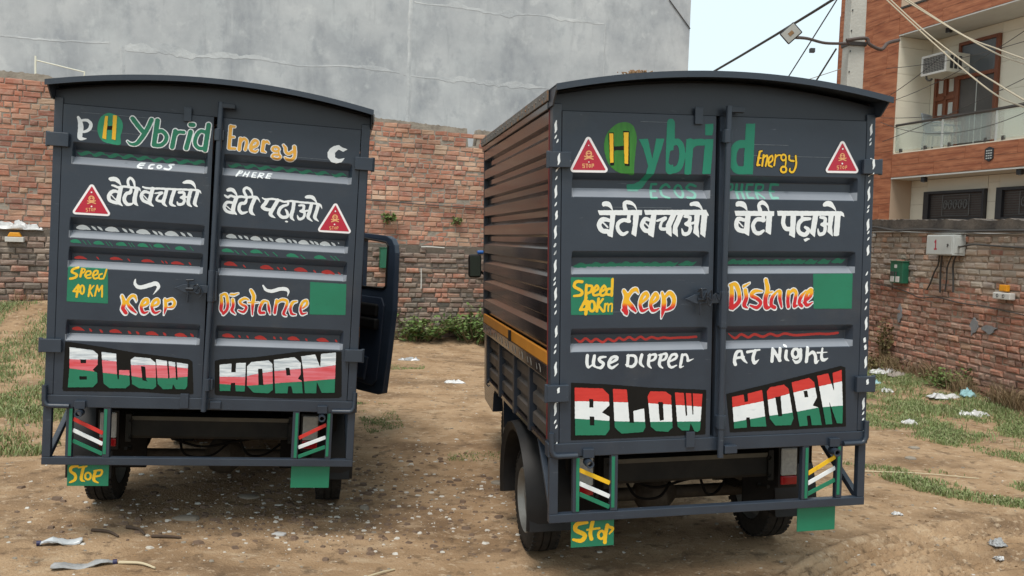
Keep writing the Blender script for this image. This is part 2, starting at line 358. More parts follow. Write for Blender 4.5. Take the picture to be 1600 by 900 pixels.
ART=[
("A","painted_letter","l",0,["white:s17 -727,2398,13 -717,2375,22 -712,2341,28 -715,2307,25 -712,2284,22 -681,2285,4|s16 -709,2381,12 -680,2385 -661,2364,18 -670,2335,17 -697,2320,13"]),
("A","painted_badge","l",0,["green2:c -566,2435 -521,2419 -499,2384 -501,2342 -508,2315 -508,2267 -560,2268 -600,2280 -624,2320 -627,2362 -614,2405 -591,2428","black:p -584,2364 -552,2366 -552,2344 -583,2343","yellow:p -590,2418 -575,2417 -581,2290 -601,2294|p -550,2425 -529,2425 -532,2289 -551,2293"]),
("A","painted_lettering","l",0,["white:l35 -449,2416 -423,2383 -395,2351|s34 -350,2418 -370,2367 -398,2314 -424,2280,31 -452,2275,25 -471,2289,17|l36 -319,2417 -333,2282|s32 -322,2353 -295,2361 -271,2339 -272,2309 -296,2283 -332,2280|l35 -223,2367 -237,2277|s29 -223,2345 -206,2362 -178,2364|l36 -142,2370 -162,2277|l35 -145,2409 -129,2410|l37 -48,2417 -62,2276|s32 -56,2372 -89,2379 -111,2350 -117,2309 -98,2284 -64,2284","green:l24 -449,2416 -423,2383 -395,2351|s23 -350,2418 -370,2367 -398,2314 -424,2280,20 -452,2275,13 -471,2289,6|l25 -319,2417 -333,2282|s21 -322,2353 -295,2361 -271,2339 -272,2309 -296,2283 -332,2280|l24 -223,2367 -237,2277|s18 -223,2345 -206,2362 -178,2364|l24 -142,2370 -162,2277|l23 -145,2409 -129,2410|l25 -48,2417 -62,2276|s20 -56,2372 -89,2379 -111,2350 -117,2309 -98,2284 -64,2284"]),
("A","painted_lettering","l",0,["white:s10 -385,2177 -408,2173 -415,2152 -393,2147|l9 -412,2161 -388,2165|s10 -335,2173 -352,2169 -356,2150 -337,2150|r9 -304,2163,11,9|s11 -232,2182 -254,2179 -242,2164 -253,2151 -276,2154"]),
("A","painted_leaf_row","l",0.043,["green:s21 -739,2212,2 -718,2201,15 -698,2208,21 -680,2214,15 -657,2205,2|s21 -670,2213,2 -649,2201,15 -629,2208,22 -611,2215,15 -588,2205,2|s22 -590,2211,2 -569,2200,15 -549,2207,22 -531,2213,15 -508,2204,2|s22 -518,2212,2 -497,2200,15 -477,2208,22 -458,2214,15 -435,2204,2|s22 -440,2210,2 -419,2198,15 -398,2205,22 -380,2212,15 -357,2202,2|s22 -359,2208,2 -338,2196,15 -317,2203,22 -299,2210,15 -275,2200,2|s22 -293,2209,2 -272,2197,15 -251,2205,22 -232,2211,15 -208,2202,2|s22 -222,2207,2 -200,2195,16 -179,2203,22 -160,2209,16 -136,2199,2|s22 -144,2211,2 -123,2199,16 -102,2206,22 -83,2213,16 -59,2203,2"]),
("A","painted_lettering","r",0,["white:l27 71,2420 67,2297|l21 71,2421 92,2420|l19 69,2360 92,2361|l22 69,2295 100,2297|l26 127,2355 122,2293|s23 128,2339 146,2357 162,2340 155,2296|s25 186,2308 215,2323 223,2344,22 204,2352 186,2324 187,2297 211,2289,22 224,2300,15|l27 254,2351 249,2297 267,2290,16|s23 255,2339 271,2352 284,2342,18|r22 322,2313,18,13|r21 328,2271,23,12|l19 337,2305 343,2282|s25 364,2339,19 376,2323 380,2301 397,2292 415,2306|l28 425,2334 430,2300|s26 430,2300 427,2274 410,2259 388,2261 375,2271,16","orange:l18 71,2420 67,2297|l13 71,2421 92,2420|l11 69,2360 92,2361|l14 69,2295 100,2297|l18 127,2355 122,2293|s15 128,2339 146,2357 162,2340 155,2296|s16 186,2308 215,2323 223,2344,13 204,2352 186,2324 187,2297 211,2289,13 224,2300,6|l18 254,2351 249,2297 267,2290,7|s14 255,2339 271,2352 284,2342,9|r13 322,2313,18,13|r12 328,2271,23,12|l10 337,2305 343,2282|s16 364,2339,10 376,2323 380,2301 397,2292 415,2306|l19 425,2334 430,2300|s17 430,2300 427,2274 410,2259 388,2261 375,2271,7"]),
("A","painted_letter","r",0,["white:p 676,2366 692,2355 728,2345 701,2330 675,2340 656,2320 657,2294 678,2285 713,2294 696,2269 666,2258 636,2266 615,2290 613,2318 627,2343 649,2359"]),
("A","painted_lettering","r",0,["white:l11 129,2175 113,2143|s7 125,2174 142,2175 136,2162 120,2159|l8 160,2171 150,2145|l8 180,2173 171,2143|l7 155,2158 176,2158|l7 221,2172 203,2171 197,2143 219,2143|l7 200,2156 216,2156|l8 240,2170 230,2141|s7 238,2171 261,2169 254,2157 237,2157 256,2141|l7 305,2171 284,2171 275,2144 297,2144|l7 279,2156 300,2158"]),
("A","painted_leaf_row","r",0.043,["green:s21 57,2208,1 78,2197,14 99,2204,21 118,2210,15 142,2201,1|s21 139,2210,1 161,2199,15 182,2206,21 200,2213,15 224,2203,1|s21 217,2208,1 239,2197,15 260,2204,21 279,2210,15 303,2201,1|s21 295,2208,1 317,2197,15 339,2204,21 358,2210,15 382,2201,2|s21 369,2207,2 392,2196,15 413,2203,21 432,2209,15 457,2200,2|s21 449,2203,2 471,2192,15 493,2199,21 512,2206,15 537,2196,2|s21 539,2203,2 562,2192,15 583,2199,21 603,2205,15 628,2196,2|s21 640,2201,2 663,2189,15 685,2196,21 704,2203,15 729,2193,2"]),
("A","painted_lettering","l",0,["white:c -562,2075 -551,2084 -524,2087 -504,2072 -494,2044 -509,2051 -528,2062 -551,2063|s13 -542,2040,9 -527,2037 -510,2031 -483,2037 -443,2036 -405,2033 -393,2018,4|s23 -496,2030 -502,1990 -505,1952 -485,1931,6|s19 -499,2002,13 -534,2008 -556,1982 -549,1955 -514,1944|l6 -545,1988 -517,1959|s19 -442,2029,12 -447,2007 -467,1997 -476,1964 -459,1941 -433,1946,11 -426,1963,5|s22 -413,2028 -420,1991 -421,1956 -403,1937,5|s14 -424,2041,8 -431,2071 -449,2087 -461,2070 -455,2039|s12 -382,2043,9 -357,2037 -292,2040 -216,2042 -139,2045 -88,2045 -72,2028,3|s21 -330,2037 -338,1997 -343,1958 -322,1939,5|s18 -341,2010,12 -372,2017 -388,1996 -377,1968 -347,1956|l6 -375,1995 -354,1973|s14 -317,2012,7 -280,2018 -298,2000,10 -306,1975 -274,1969|s19 -257,2035 -264,1997 -271,1963 -252,1943,5|s19 -215,2037 -227,1994 -230,1959 -204,1947,4|s15 -190,2026 -165,2027 -164,2008 -181,1998,9 -160,1989 -167,1965 -190,1959 -198,1973,5|l12 -173,1999 -130,2007|s19 -128,2043 -137,2001 -138,1967 -119,1951,4|s19 -90,2042 -99,2003 -104,1968 -88,1953,4|c -175,2084 -148,2100 -118,2095 -104,2073 -102,2051 -116,2068 -136,2079 -164,2077"]),
("A","painted_blob_row","l",0.043,["white:s30 -721,1793,15 -702,1797,27 -680,1796,22 -654,1785,2|s30 -572,1792,15 -553,1796,27 -530,1795,23 -504,1784,2|s30 -409,1789,15 -390,1793,27 -367,1792,23 -340,1781,2|s31 -257,1788,15 -238,1792,28 -215,1791,23 -188,1780,2|s12 -651,1807,2 -637,1796 -622,1785,2|s12 -620,1806,2 -605,1796 -591,1785,2|s13 -491,1805,2 -476,1794 -462,1783,2|s13 -456,1804,2 -441,1793 -426,1782,2|s13 -331,1802,2 -316,1791 -302,1780,2|s13 -301,1800,2 -287,1789 -272,1778,2|s13 -182,1803,2 -167,1792 -152,1780,2|s13 -145,1803,2 -130,1792 -115,1781,2"]),
("A","painted_blob_row","l",0,["green:s23 -738,1716,12 -724,1719,21 -707,1718,18 -687,1709,2|s24 -620,1714,12 -606,1717,21 -589,1716,18 -569,1708,2|s24 -504,1715,12 -489,1717,21 -472,1717,18 -452,1708,2|s24 -391,1715,12 -377,1718,22 -359,1717,18 -339,1708,2|s24 -308,1718,12 -293,1720,22 -276,1719,18 -255,1711,2|s24 -193,1710,12 -178,1713,22 -161,1712,18 -139,1704,2|s4 -682,1727,2 -671,1715 -661,1703,2|s4 -657,1727,2 -647,1715 -636,1703,2|s4 -563,1726,2 -553,1714 -542,1702,2|s4 -546,1726,2 -535,1714 -525,1702,2|s4 -446,1727,2 -436,1715 -425,1703,2|s4 -431,1728,2 -421,1716 -410,1704,2|s4 -338,1727,2 -327,1715 -317,1702,2|s4 -247,1727,2 -236,1715 -225,1703,2|s4 -121,1727,2 -110,1714 -99,1702,2"]),
("A","warning_triangle","l",0,["sticker_white:l29 -644,2022 -560,1882 -722,1881 -644,2022|p -644,2022 -560,1882 -722,1881","sticker_red:l6 -644,2022 -560,1882 -722,1881 -644,2022|p -644,2022 -560,1882 -722,1881","sticker_gold:r6 -643,1959,13,13|l6 -647,1945 -638,1946|l6 -662,1945 -622,1933|l6 -662,1930 -623,1948|r4 -648,1960,2,2|r4 -638,1961,2,2|l3 -661,1904 -669,1903 -668,1895 -660,1895 -660,1887 -668,1886|l3 -655,1904 -646,1905|l3 -651,1905 -650,1888|r3 -638,1897,4,7|l3 -628,1889 -629,1906 -622,1907 -621,1898 -628,1898","sticker_white:r5 -644,1993,2,2|r5 -641,1915,2,2"]),
("A","painted_lettering","r",0,["white:c 62,2062 77,2073 101,2071 118,2051 125,2023 112,2037 92,2052 69,2051|s14 55,2029,9 72,2019 88,2028 112,2023 146,2027 175,2026 228,2030 251,2002,2|s22 120,2020 108,1979 105,1943 125,1924,5|s17 109,1988,12 71,1990 55,1965 68,1940 104,1931|l6 64,1971 92,1949|s18 177,2022,11 167,1993 144,1987 136,1958 152,1934 182,1943,8|s21 221,2025 205,1981 202,1944 224,1927,5|s15 209,2032,5 196,2066 172,2080 158,2063 177,2024|s12 261,2029,6 282,2021 316,2027 355,2022 385,2015 419,2022 484,2019 553,2018 586,2012 598,1989,3|s20 289,2017 278,1996 265,1976 289,1964 319,1966,13|s21 348,2021 324,1974 311,1938 338,1919,4|s18 405,2014,11 403,2000,13 368,1983 355,1948 377,1926 404,1931 410,1947,7|s15 392,1971,7 402,1959 406,1944|r6 402,1902,6,2|s20 438,2017 435,1977 427,1933 445,1910,4|s15 467,2000,10 493,2001 493,1978 475,1967,10 500,1959 495,1931 471,1922 461,1943,5|l11 486,1968 533,1975|s19 538,2015 530,1973 522,1936 548,1913,4|s20 575,2012 567,1971 560,1937 582,1916,4|c 498,2053 516,2064 546,2061 562,2040 568,2020 550,2034 530,2044 505,2043"]),
("A","painted_blob_row","r",0.043,["white:s28 74,1795,14 89,1798,25 107,1797,21 129,1787,1|s28 209,1791,14 224,1794,25 242,1793,21 264,1783,2|s28 349,1788,14 365,1791,25 383,1790,21 406,1780,2|s28 479,1784,14 495,1788,26 513,1787,21 536,1776,2|s29 602,1784,14 617,1787,26 636,1786,22 659,1776,2|s13 134,1805,2 147,1795 160,1786,2|s13 166,1804,2 180,1795 193,1785,2|s13 273,1802,2 286,1793 299,1783,2|s13 305,1802,2 318,1792 332,1783,2|s13 409,1799,2 423,1790 436,1780,2|s13 439,1798,2 453,1789 466,1780,2|s13 536,1799,2 549,1790 563,1780,2|s13 562,1797,2 576,1787 590,1778,2|s13 660,1797,2 674,1787 688,1778,2|s7 700,1799,2 703,1795 705,1791,2"]),
("A","warning_triangle","r",0,["sticker_white:l29 674,2012 755,1870 596,1869 674,2012|p 674,2012 755,1870 596,1869","sticker_red:l6 674,2012 755,1870 596,1869 674,2012|p 674,2012 755,1870 596,1869","sticker_gold:r6 675,1946,13,13|l6 671,1932 681,1933|l6 655,1932 696,1921|l6 656,1918 696,1935|r4 670,1947,2,2|r4 680,1947,2,2|l3 655,1890 647,1889 647,1881 655,1881 656,1873 648,1873|l3 661,1890 670,1891|l3 665,1890 666,1874|r3 679,1883,4,7|l3 689,1875 688,1892 695,1892 696,1884 688,1883","sticker_white:r5 675,1981,2,2|r5 674,1904,2,2"]),
("A","painted_blob_row","r",0,["green:s24 58,1713,12 74,1716,21 95,1715,18 119,1707,4|s24 215,1716,12 232,1719,22 253,1719,18 277,1710,4|s24 416,1706,12 433,1709,22 454,1708,18 479,1700,4|s25 573,1704,12 590,1707,22 611,1707,18 636,1698,4|s5 123,1719,5 135,1709 147,1699,5|s5 164,1718,5 176,1708 188,1698,5|s5 288,1720,5 300,1709 312,1699,5|s5 335,1720,5 348,1710 360,1699,5|s5 491,1714,5 504,1704 516,1694,5|s5 661,1717,5 674,1707 687,1696,5|s5 686,1716,5 699,1705 711,1695,5"]),
("A","painted_blob_row","l",0.043,["red:s19 -729,1625,9 -712,1628,17 -691,1628,14 -667,1621,2|s19 -545,1631,9 -528,1633,17 -507,1633,14 -482,1627,2|s19 -379,1627,9 -361,1630,17 -339,1630,14 -314,1623,2|s19 -220,1624,10 -202,1627,17 -180,1626,14 -154,1620,2|s8 -619,1637,2 -612,1630 -606,1623,2|s8 -456,1636,2 -449,1629 -443,1622,2|s8 -277,1635,2 -271,1628 -264,1621,2|s8 -257,1634,2 -250,1627 -244,1620,2|s9 -130,1634,2 -123,1627 -117,1619,2"]),
("A","painted_blob_row","r",0.043,["red:s26 69,1635,13 87,1639,24 109,1638,20 135,1628,4|s27 270,1627,13 289,1630,24 311,1629,20 338,1620,4|s27 463,1624,14 482,1627,24 505,1626,20 532,1617,4|s27 620,1618,14 639,1621,25 662,1620,21 690,1610,4|s8 169,1635,5 175,1629 181,1623,5|s9 360,1633,5 366,1627 373,1621,5|s9 396,1633,5 402,1627 409,1621,5|s9 567,1627,5 573,1621 580,1615,5|s9 709,1623,5 715,1617 722,1611,5"]),
("A","painted_speed_square","l",0,["green:p -751,1578 -546,1576 -539,1381 -752,1383","yellow:s13 -699,1573 -724,1563 -729,1547 -704,1534 -712,1517 -737,1510|l12 -678,1569 -686,1524|s8 -679,1570 -663,1564 -670,1548 -683,1544|s10 -654,1531 -635,1540 -636,1556 -653,1554 -662,1533 -651,1518 -633,1521|s10 -615,1535 -599,1545 -599,1561 -615,1557 -622,1535 -614,1517 -596,1521|s9 -575,1546 -589,1538 -589,1518 -570,1519|l9 -553,1571 -566,1520|l10 -694,1478 -719,1441 -688,1440|l12 -693,1473 -702,1411|r10 -674,1452,10,24|l10 -634,1479 -641,1417|l8 -615,1478 -636,1449 -620,1418|l9 -597,1479 -608,1421|l8 -597,1477 -589,1446 -573,1480|l9 -572,1480 -571,1417"]),
("A","painted_swash","l",0,["white:s16 -401,1523,7 -403,1501,15 -388,1483,20 -363,1482,23 -323,1496,24 -293,1506,24 -278,1490,18 -287,1469,11 -305,1443,2"]),
("A","painted_lettering","l",0,["white:s28 -467,1430,20 -455,1393 -460,1358 -444,1334|s23 -390,1403,13 -400,1429 -419,1428 -438,1394 -417,1360,28 -390,1336,16|s24 -359,1375,19 -332,1393 -335,1415 -354,1406 -365,1371 -352,1339 -327,1346,14|s23 -303,1378,18 -276,1394 -279,1417 -299,1407 -309,1373 -293,1341 -264,1352,14|s26 -241,1421,19 -235,1382 -242,1335,13|s23 -236,1408 -203,1422 -188,1402 -199,1379 -228,1374,14|s27 -470,1423,19 -457,1387 -463,1351 -447,1328|s22 -393,1396,12 -403,1422 -422,1421 -441,1388 -419,1353,27 -393,1329,15|s23 -362,1369,18 -335,1386 -338,1409 -357,1400 -368,1364 -354,1332 -329,1340,13|s22 -306,1371,17 -279,1387 -282,1410 -302,1401 -312,1367 -296,1335 -267,1346,13|s25 -244,1414,18 -237,1375 -244,1329,12|s22 -239,1402 -206,1415 -191,1395 -202,1373 -231,1368,13","flame:s20 -467,1430,11 -455,1393 -460,1358 -444,1334|s15 -390,1403,4 -400,1429 -419,1428 -438,1394 -417,1360,20 -390,1336,7|s16 -359,1375,10 -332,1393 -335,1415 -354,1406 -365,1371 -352,1339 -327,1346,5|s15 -303,1378,9 -276,1394 -279,1417 -299,1407 -309,1373 -293,1341 -264,1352,5|s18 -241,1421,11 -235,1382 -242,1335,4|s15 -236,1408 -203,1422 -188,1402 -199,1379 -228,1374,5"]),
("A","painted_swash","r",0,["white:s15 289,1525,9 306,1501,16 339,1495,20 383,1509,21 417,1510,21 432,1496,12 427,1468,2"]),
("A","painted_lettering","r",0,["white:s26 60,1458,19 65,1417 63,1377 77,1355,17|s24 59,1457,18 86,1464 98,1419 96,1378 77,1353|s25 125,1435 129,1400 123,1374 143,1354,13|l19 114,1465 133,1465 155,1475,11|s22 213,1439,13 190,1445 164,1427 177,1410 201,1397 188,1368 159,1375,15|s26 223,1495,22 240,1462 236,1415 237,1353,15|l16 211,1423 269,1428,10|s24 315,1436,15 293,1432 279,1402 277,1369 301,1368|s24 320,1432,16 327,1394 334,1365,15|s24 369,1442 364,1401 361,1370|s23 367,1426,15 396,1448 427,1440 420,1398 410,1367 427,1358,14|s23 483,1444,14 458,1434 448,1400 456,1370 480,1366,13|s22 517,1404,15 539,1427 537,1449 516,1439 505,1402 514,1372 541,1378,13|s25 60,1453,18 66,1412 63,1372 77,1349,16|s23 59,1452,17 87,1459 98,1414 96,1373 77,1348|s24 125,1429 129,1395 123,1369 143,1349,12|l18 114,1460 133,1460 156,1470,10|s21 214,1434,12 190,1440 164,1422 177,1405 201,1392 189,1363 159,1370,14|s25 223,1490,21 240,1456 236,1410 237,1348,14|l15 211,1418 269,1423,9|s23 315,1430,14 293,1427 279,1397 277,1364 301,1363|s23 320,1427,15 327,1389 335,1360,14|s23 369,1437 365,1396 361,1365|s22 367,1421,14 396,1443 427,1435 421,1393 411,1362 427,1352,13|s22 483,1438,13 459,1429 448,1395 457,1365 480,1361,12|s21 517,1399,14 539,1422 538,1444 517,1434 505,1397 514,1367 541,1373,12","flame:s18 60,1458,11 65,1417 63,1377 77,1355,9|s16 59,1457,10 86,1464 98,1419 96,1378 77,1353|s17 125,1435 129,1400 123,1374 143,1354,5|l11 114,1465 133,1465 155,1475,3|s14 213,1439,5 190,1445 164,1427 177,1410 201,1397 188,1368 159,1375,7|s18 223,1495,14 240,1462 236,1415 237,1353,7|l8 211,1423 269,1428,2|s16 315,1436,7 293,1432 279,1402 277,1369 301,1368|s16 320,1432,8 327,1394 334,1365,7|s16 369,1442 364,1401 361,1370|s15 367,1426,7 396,1448 427,1440 420,1398 410,1367 427,1358,6|s15 483,1444,6 458,1434 448,1400 456,1370 480,1366,5|s14 517,1404,7 539,1427 537,1449 516,1439 505,1402 514,1372 541,1378,5"]),
("A","painted_square","r",0,["green:p 552,1560 760,1558 764,1375 558,1369"]),
("A","painted_blob_row","l",0.043,["red:s23 -726,1227,11 -710,1229,21 -690,1228,17 -666,1219,2|s23 -531,1220,12 -514,1223,21 -494,1222,17 -470,1213,2|s23 -338,1215,12 -321,1218,21 -300,1217,18 -275,1208,2|s24 -183,1212,12 -166,1215,21 -145,1214,18 -120,1205,2|s12 -643,1232,2 -635,1223 -627,1215,2|s13 -588,1228,2 -580,1220 -571,1212,2|s13 -439,1226,2 -431,1218 -422,1210,2|s13 -396,1225,2 -387,1217 -379,1209,2|s13 -252,1224,2 -243,1216 -235,1207,2|s13 -104,1225,2 -95,1216 -86,1207,2"]),
("A","painted_blob_row","r",0.043,["red:s25 76,1220,12 93,1222,22 114,1221,19 139,1212,2|s25 258,1214,13 275,1217,23 296,1215,19 321,1206,2|s25 444,1216,13 461,1219,23 483,1218,19 508,1209,2|s26 611,1215,13 629,1217,23 651,1216,19 677,1207,2|s11 161,1226,2 167,1219 173,1212,2|s11 206,1225,2 212,1218 218,1211,2|s12 357,1225,2 363,1218 369,1211,2|s12 394,1225,2 400,1218 406,1211,2|s12 539,1221,2 545,1215 551,1208,2|s12 712,1221,2 718,1214 725,1207,2"]),
("A","painted_sign","l",0,["black:p -751,1159 -727,1158 -543,1134 -391,1110 -98,1082 -79,1069 -66,883 -178,879 -332,887 -752,882 -757,895","brushwhite:p -728,1129 -607,1116 -581,1095 -580,1036 -605,1005 -580,990 -577,935 -600,908 -729,904 -724,1012|p -563,1109 -486,1101 -477,987 -472,955 -466,958 -467,1009 -413,1010 -407,927 -429,907 -512,905 -545,931|p -390,1086 -306,1081 -277,1057 -267,922 -282,906 -358,909 -396,932 -409,1069|p -275,1076 -102,1054 -101,927 -112,910 -161,909 -178,938 -182,909 -230,907 -260,936|-p -669,1062 -640,1063 -639,1042 -669,1041|-p -671,968 -633,969 -632,950 -670,949|-p -353,1035 -330,1033 -322,959 -314,948 -342,956|-p -218,1083 -209,1081 -198,971 -205,968|-p -174,1079 -165,1077 -154,964 -163,964|&p -836,1059 -738,1063 -669,1061 -580,1065 -484,1057 -399,1039 -277,1043 -205,1042 -163,1035 -101,1029 -28,1029 7,1423 -895,1379","brushred:p -728,1129 -607,1116 -581,1095 -580,1036 -605,1005 -580,990 -577,935 -600,908 -729,904 -724,1012|p -563,1109 -486,1101 -477,987 -472,955 -466,958 -467,1009 -413,1010 -407,927 -429,907 -512,905 -545,931|p -390,1086 -306,1081 -277,1057 -267,922 -282,906 -358,909 -396,932 -409,1069|p -275,1076 -102,1054 -101,927 -112,910 -161,909 -178,938 -182,909 -230,907 -260,936|-p -669,1062 -640,1063 -639,1042 -669,1041|-p -671,968 -633,969 -632,950 -670,949|-p -353,1035 -330,1033 -322,959 -314,948 -342,956|-p -218,1083 -209,1081 -198,971 -205,968|-p -174,1079 -165,1077 -154,964 -163,964|&p -836,1059 -738,1063 -669,1061 -580,1065 -484,1057 -399,1039 -277,1043 -205,1042 -163,1035 -101,1029 -28,1029 -26,984 -104,982 -202,971 -356,970 -412,979 -548,991 -613,999 -737,1012 -834,1011","green:p -728,1129 -607,1116 -581,1095 -580,1036 -605,1005 -580,990 -577,935 -600,908 -729,904 -724,1012|p -563,1109 -486,1101 -477,987 -472,955 -466,958 -467,1009 -413,1010 -407,927 -429,907 -512,905 -545,931|p -390,1086 -306,1081 -277,1057 -267,922 -282,906 -358,909 -396,932 -409,1069|p -275,1076 -102,1054 -101,927 -112,910 -161,909 -178,938 -182,909 -230,907 -260,936|-p -669,1062 -640,1063 -639,1042 -669,1041|-p -671,968 -633,969 -632,950 -670,949|-p -353,1035 -330,1033 -322,959 -314,948 -342,956|-p -218,1083 -209,1081 -198,971 -205,968|-p -174,1079 -165,1077 -154,964 -163,964|&p -834,1011 -737,1012 -613,999 -548,991 -412,979 -356,970 -202,971 -104,982 -26,984 41,645 -871,631"]),
("A","painted_sign","r",0,["black:p 42,1078 74,1088 260,1106 522,1150 753,1158 767,888 747,879 473,869 56,879 49,888","brushwhite:p 69,1057 135,1065 135,1015 160,1015 160,1069 213,1072 215,905 165,905 159,954 137,953 135,906 77,905|p 245,1078 339,1091 362,1071 372,919 348,898 264,900 226,939 221,1052|p 369,1095 484,1115 522,1083 525,1015 510,988 533,977 542,903 486,902 475,943 458,942 455,901 386,899|p 522,1121 602,1135 635,1057 635,1139 721,1150 725,911 651,908 619,973 619,905 554,904 535,1054|-p 283,1040 307,1040 318,944 290,946|-p 437,1050 459,1052 468,1007 445,1005|&p -63,983 67,987 210,990 265,1007 375,1028 487,1043 629,1058 726,1076 829,1087 867,1469 -135,1420","brushred:p 69,1057 135,1065 135,1015 160,1015 160,1069 213,1072 215,905 165,905 159,954 137,953 135,906 77,905|p 245,1078 339,1091 362,1071 372,919 348,898 264,900 226,939 221,1052|p 369,1095 484,1115 522,1083 525,1015 510,988 533,977 542,903 486,902 475,943 458,942 455,901 386,899|p 522,1121 602,1135 635,1057 635,1139 721,1150 725,911 651,908 619,973 619,905 554,904 535,1054|-p 283,1040 307,1040 318,944 290,946|-p 437,1050 459,1052 468,1007 445,1005|&p -63,983 67,987 210,990 265,1007 375,1028 487,1043 629,1058 726,1076 829,1087 834,1003 730,994 633,983 536,972 423,962 312,947 223,939 69,946 -61,942","green:p 69,1057 135,1065 135,1015 160,1015 160,1069 213,1072 215,905 165,905 159,954 137,953 135,906 77,905|p 245,1078 339,1091 362,1071 372,919 348,898 264,900 226,939 221,1052|p 369,1095 484,1115 522,1083 525,1015 510,988 533,977 542,903 486,902 475,943 458,942 455,901 386,899|p 522,1121 602,1135 635,1057 635,1139 721,1150 725,911 651,908 619,973 619,905 554,904 535,1054|-p 283,1040 307,1040 318,944 290,946|-p 437,1050 459,1052 468,1007 445,1005|&p -61,942 69,946 223,939 312,947 423,962 536,972 633,983 730,994 834,1003 912,633 -102,618"]),
("A","flap_lettering","n",0,["yellow:s16 -674,449,11 -705,442 -709,419 -686,400 -685,372 -711,356,10|l10 -668,441 -628,448|s16 -643,444 -653,376 -636,363,7|r11 -618,392,15,20|s16 -580,419 -587,372 -563,354,7|s11 -586,422 -547,426 -552,398 -579,390"]),
("B","painted_badge","l",0,["leafgreen:c -481,2420 -450,2403 -432,2351 -436,2288 -441,2235 -443,2187 -444,2168 -477,2172 -523,2180 -568,2213 -589,2260 -596,2313 -580,2366 -546,2402 -516,2417","black:p -575,2368 -548,2369 -544,2213 -564,2211|p -501,2378 -470,2378 -466,2211 -490,2211|p -549,2302 -497,2307 -496,2287 -547,2284","yellow:p -571,2364 -551,2365 -548,2226 -565,2224|p -499,2371 -474,2372 -474,2220 -492,2222"]),
("B","painted_lettering","l",0,["teal:p -421,2341 -375,2344 -351,2247 -332,2346 -290,2347 -301,2306 -342,2174 -362,2142 -384,2110 -415,2091 -463,2091 -466,2124 -425,2129 -400,2142 -385,2168 -371,2212 -398,2299|l39 -258,2425 -262,2302 -262,2196|p -278,2423 -238,2425 -237,2346 -276,2345|s31 -252,2327 -220,2333 -200,2303 -199,2250 -216,2206 -262,2190|l36 -157,2334 -166,2192|p -177,2348 -140,2349 -149,2177 -184,2176|s33 -156,2313 -130,2332 -91,2335|p -78,2350 -35,2352 -47,2181 -91,2179|p -80,2423 -38,2427 -37,2396 -42,2370 -79,2369|-l28 -248,2278 -253,2234"]),
("B","painted_lettering","l",0,["teal:l12 -312,2129 -337,2128 -352,2058 -324,2059|l11 -345,2094 -320,2094|s13 -244,2115 -261,2128 -286,2112 -291,2073 -260,2059|r12 -198,2094,20,31|s13 -107,2122 -136,2130 -153,2110 -117,2086 -131,2062 -164,2063"]),
("B","warning_triangle","l",0,["sticker_white:l30 -675,2330 -592,2191 -747,2190 -675,2330|p -675,2330 -592,2191 -747,2190","sticker_red:l7 -675,2330 -592,2191 -747,2190 -675,2330|p -675,2330 -592,2191 -747,2190","sticker_gold:r6 -672,2264,13,13|l6 -677,2251 -667,2252|l6 -693,2252 -651,2239|l6 -693,2238 -651,2253|r4 -677,2265,2,2|r4 -667,2266,2,2|l4 -693,2215 -702,2215 -702,2206 -693,2207 -693,2198 -702,2198|l4 -687,2215 -676,2215|l4 -681,2215 -681,2198|r4 -667,2207,4,7|l4 -656,2199 -656,2216 -648,2216 -648,2207 -656,2207","sticker_white:r4 -674,2304,1,1|r4 -672,2225,1,1"]),
("B","painted_lettering","r",0,["teal:p 135,2432 184,2434 178,2183 126,2183|s39 143,2332 95,2327 72,2291 70,2241 92,2205 146,2202"]),
("B","painted_lettering","r",0,["black:l16 212,2295 200,2229|l14 210,2296 223,2299|l13 204,2264 219,2265|l14 199,2229 214,2230|l15 233,2280 226,2226|s14 231,2264 249,2279 253,2265 245,2225|s14 263,2241 282,2256 278,2278 263,2264 261,2232 279,2223|l14 298,2282 291,2229|s13 298,2269 311,2281 326,2281|r14 341,2270,13,15|l13 355,2272 353,2232|r15 343,2210,15,15|s15 372,2280 374,2258 398,2254|s15 407,2279 411,2234 396,2199 377,2203 378,2218,11","yellow:l11 212,2295 200,2229|l9 210,2296 223,2299|l8 204,2264 219,2265|l9 199,2229 214,2230|l10 233,2280 226,2226|s9 231,2264 249,2279 253,2265 245,2225|s9 263,2241 282,2256 278,2278 263,2264 261,2232 279,2223|l9 298,2282 291,2229|s8 298,2269 311,2281 326,2281|r9 341,2270,13,15|l8 355,2272 353,2232|r10 343,2210,15,15|s10 372,2280 374,2258 398,2254|s10 407,2279 411,2234 396,2199 377,2203 378,2218,6"]),
("B","warning_triangle","r",0,["sticker_white:l30 663,2345 742,2214 589,2213 663,2345|p 663,2345 742,2214 589,2213","sticker_red:l7 663,2345 742,2214 589,2213 663,2345|p 663,2345 742,2214 589,2213","sticker_gold:r5 664,2285,12,12|l5 659,2273 669,2273|l5 644,2274 685,2262|l5 645,2261 685,2275|r4 659,2286,2,2|r4 669,2286,2,2|l3 645,2235 636,2234 636,2226 645,2227 645,2218 636,2218|l3 651,2235 662,2235|l3 657,2235 657,2219|r3 671,2227,4,7|l3 682,2219 682,2235 690,2236 690,2227 682,2227","sticker_white:r5 664,2320,2,2|r5 664,2246,2,2"]),
("B","painted_lettering","r",0,["teal:l14 62,2133 52,2063|s11 59,2133 90,2133 85,2107 57,2103|l14 114,2133 105,2064|l14 143,2134 136,2064|l10 108,2099 139,2099|l12 199,2135 170,2134 160,2066 188,2066|l10 163,2099 187,2100|l13 220,2135 211,2065|s11 218,2136 256,2133 249,2107 218,2101 247,2066|l13 338,2137 299,2137 289,2067 322,2068|l10 292,2101 317,2102"]),
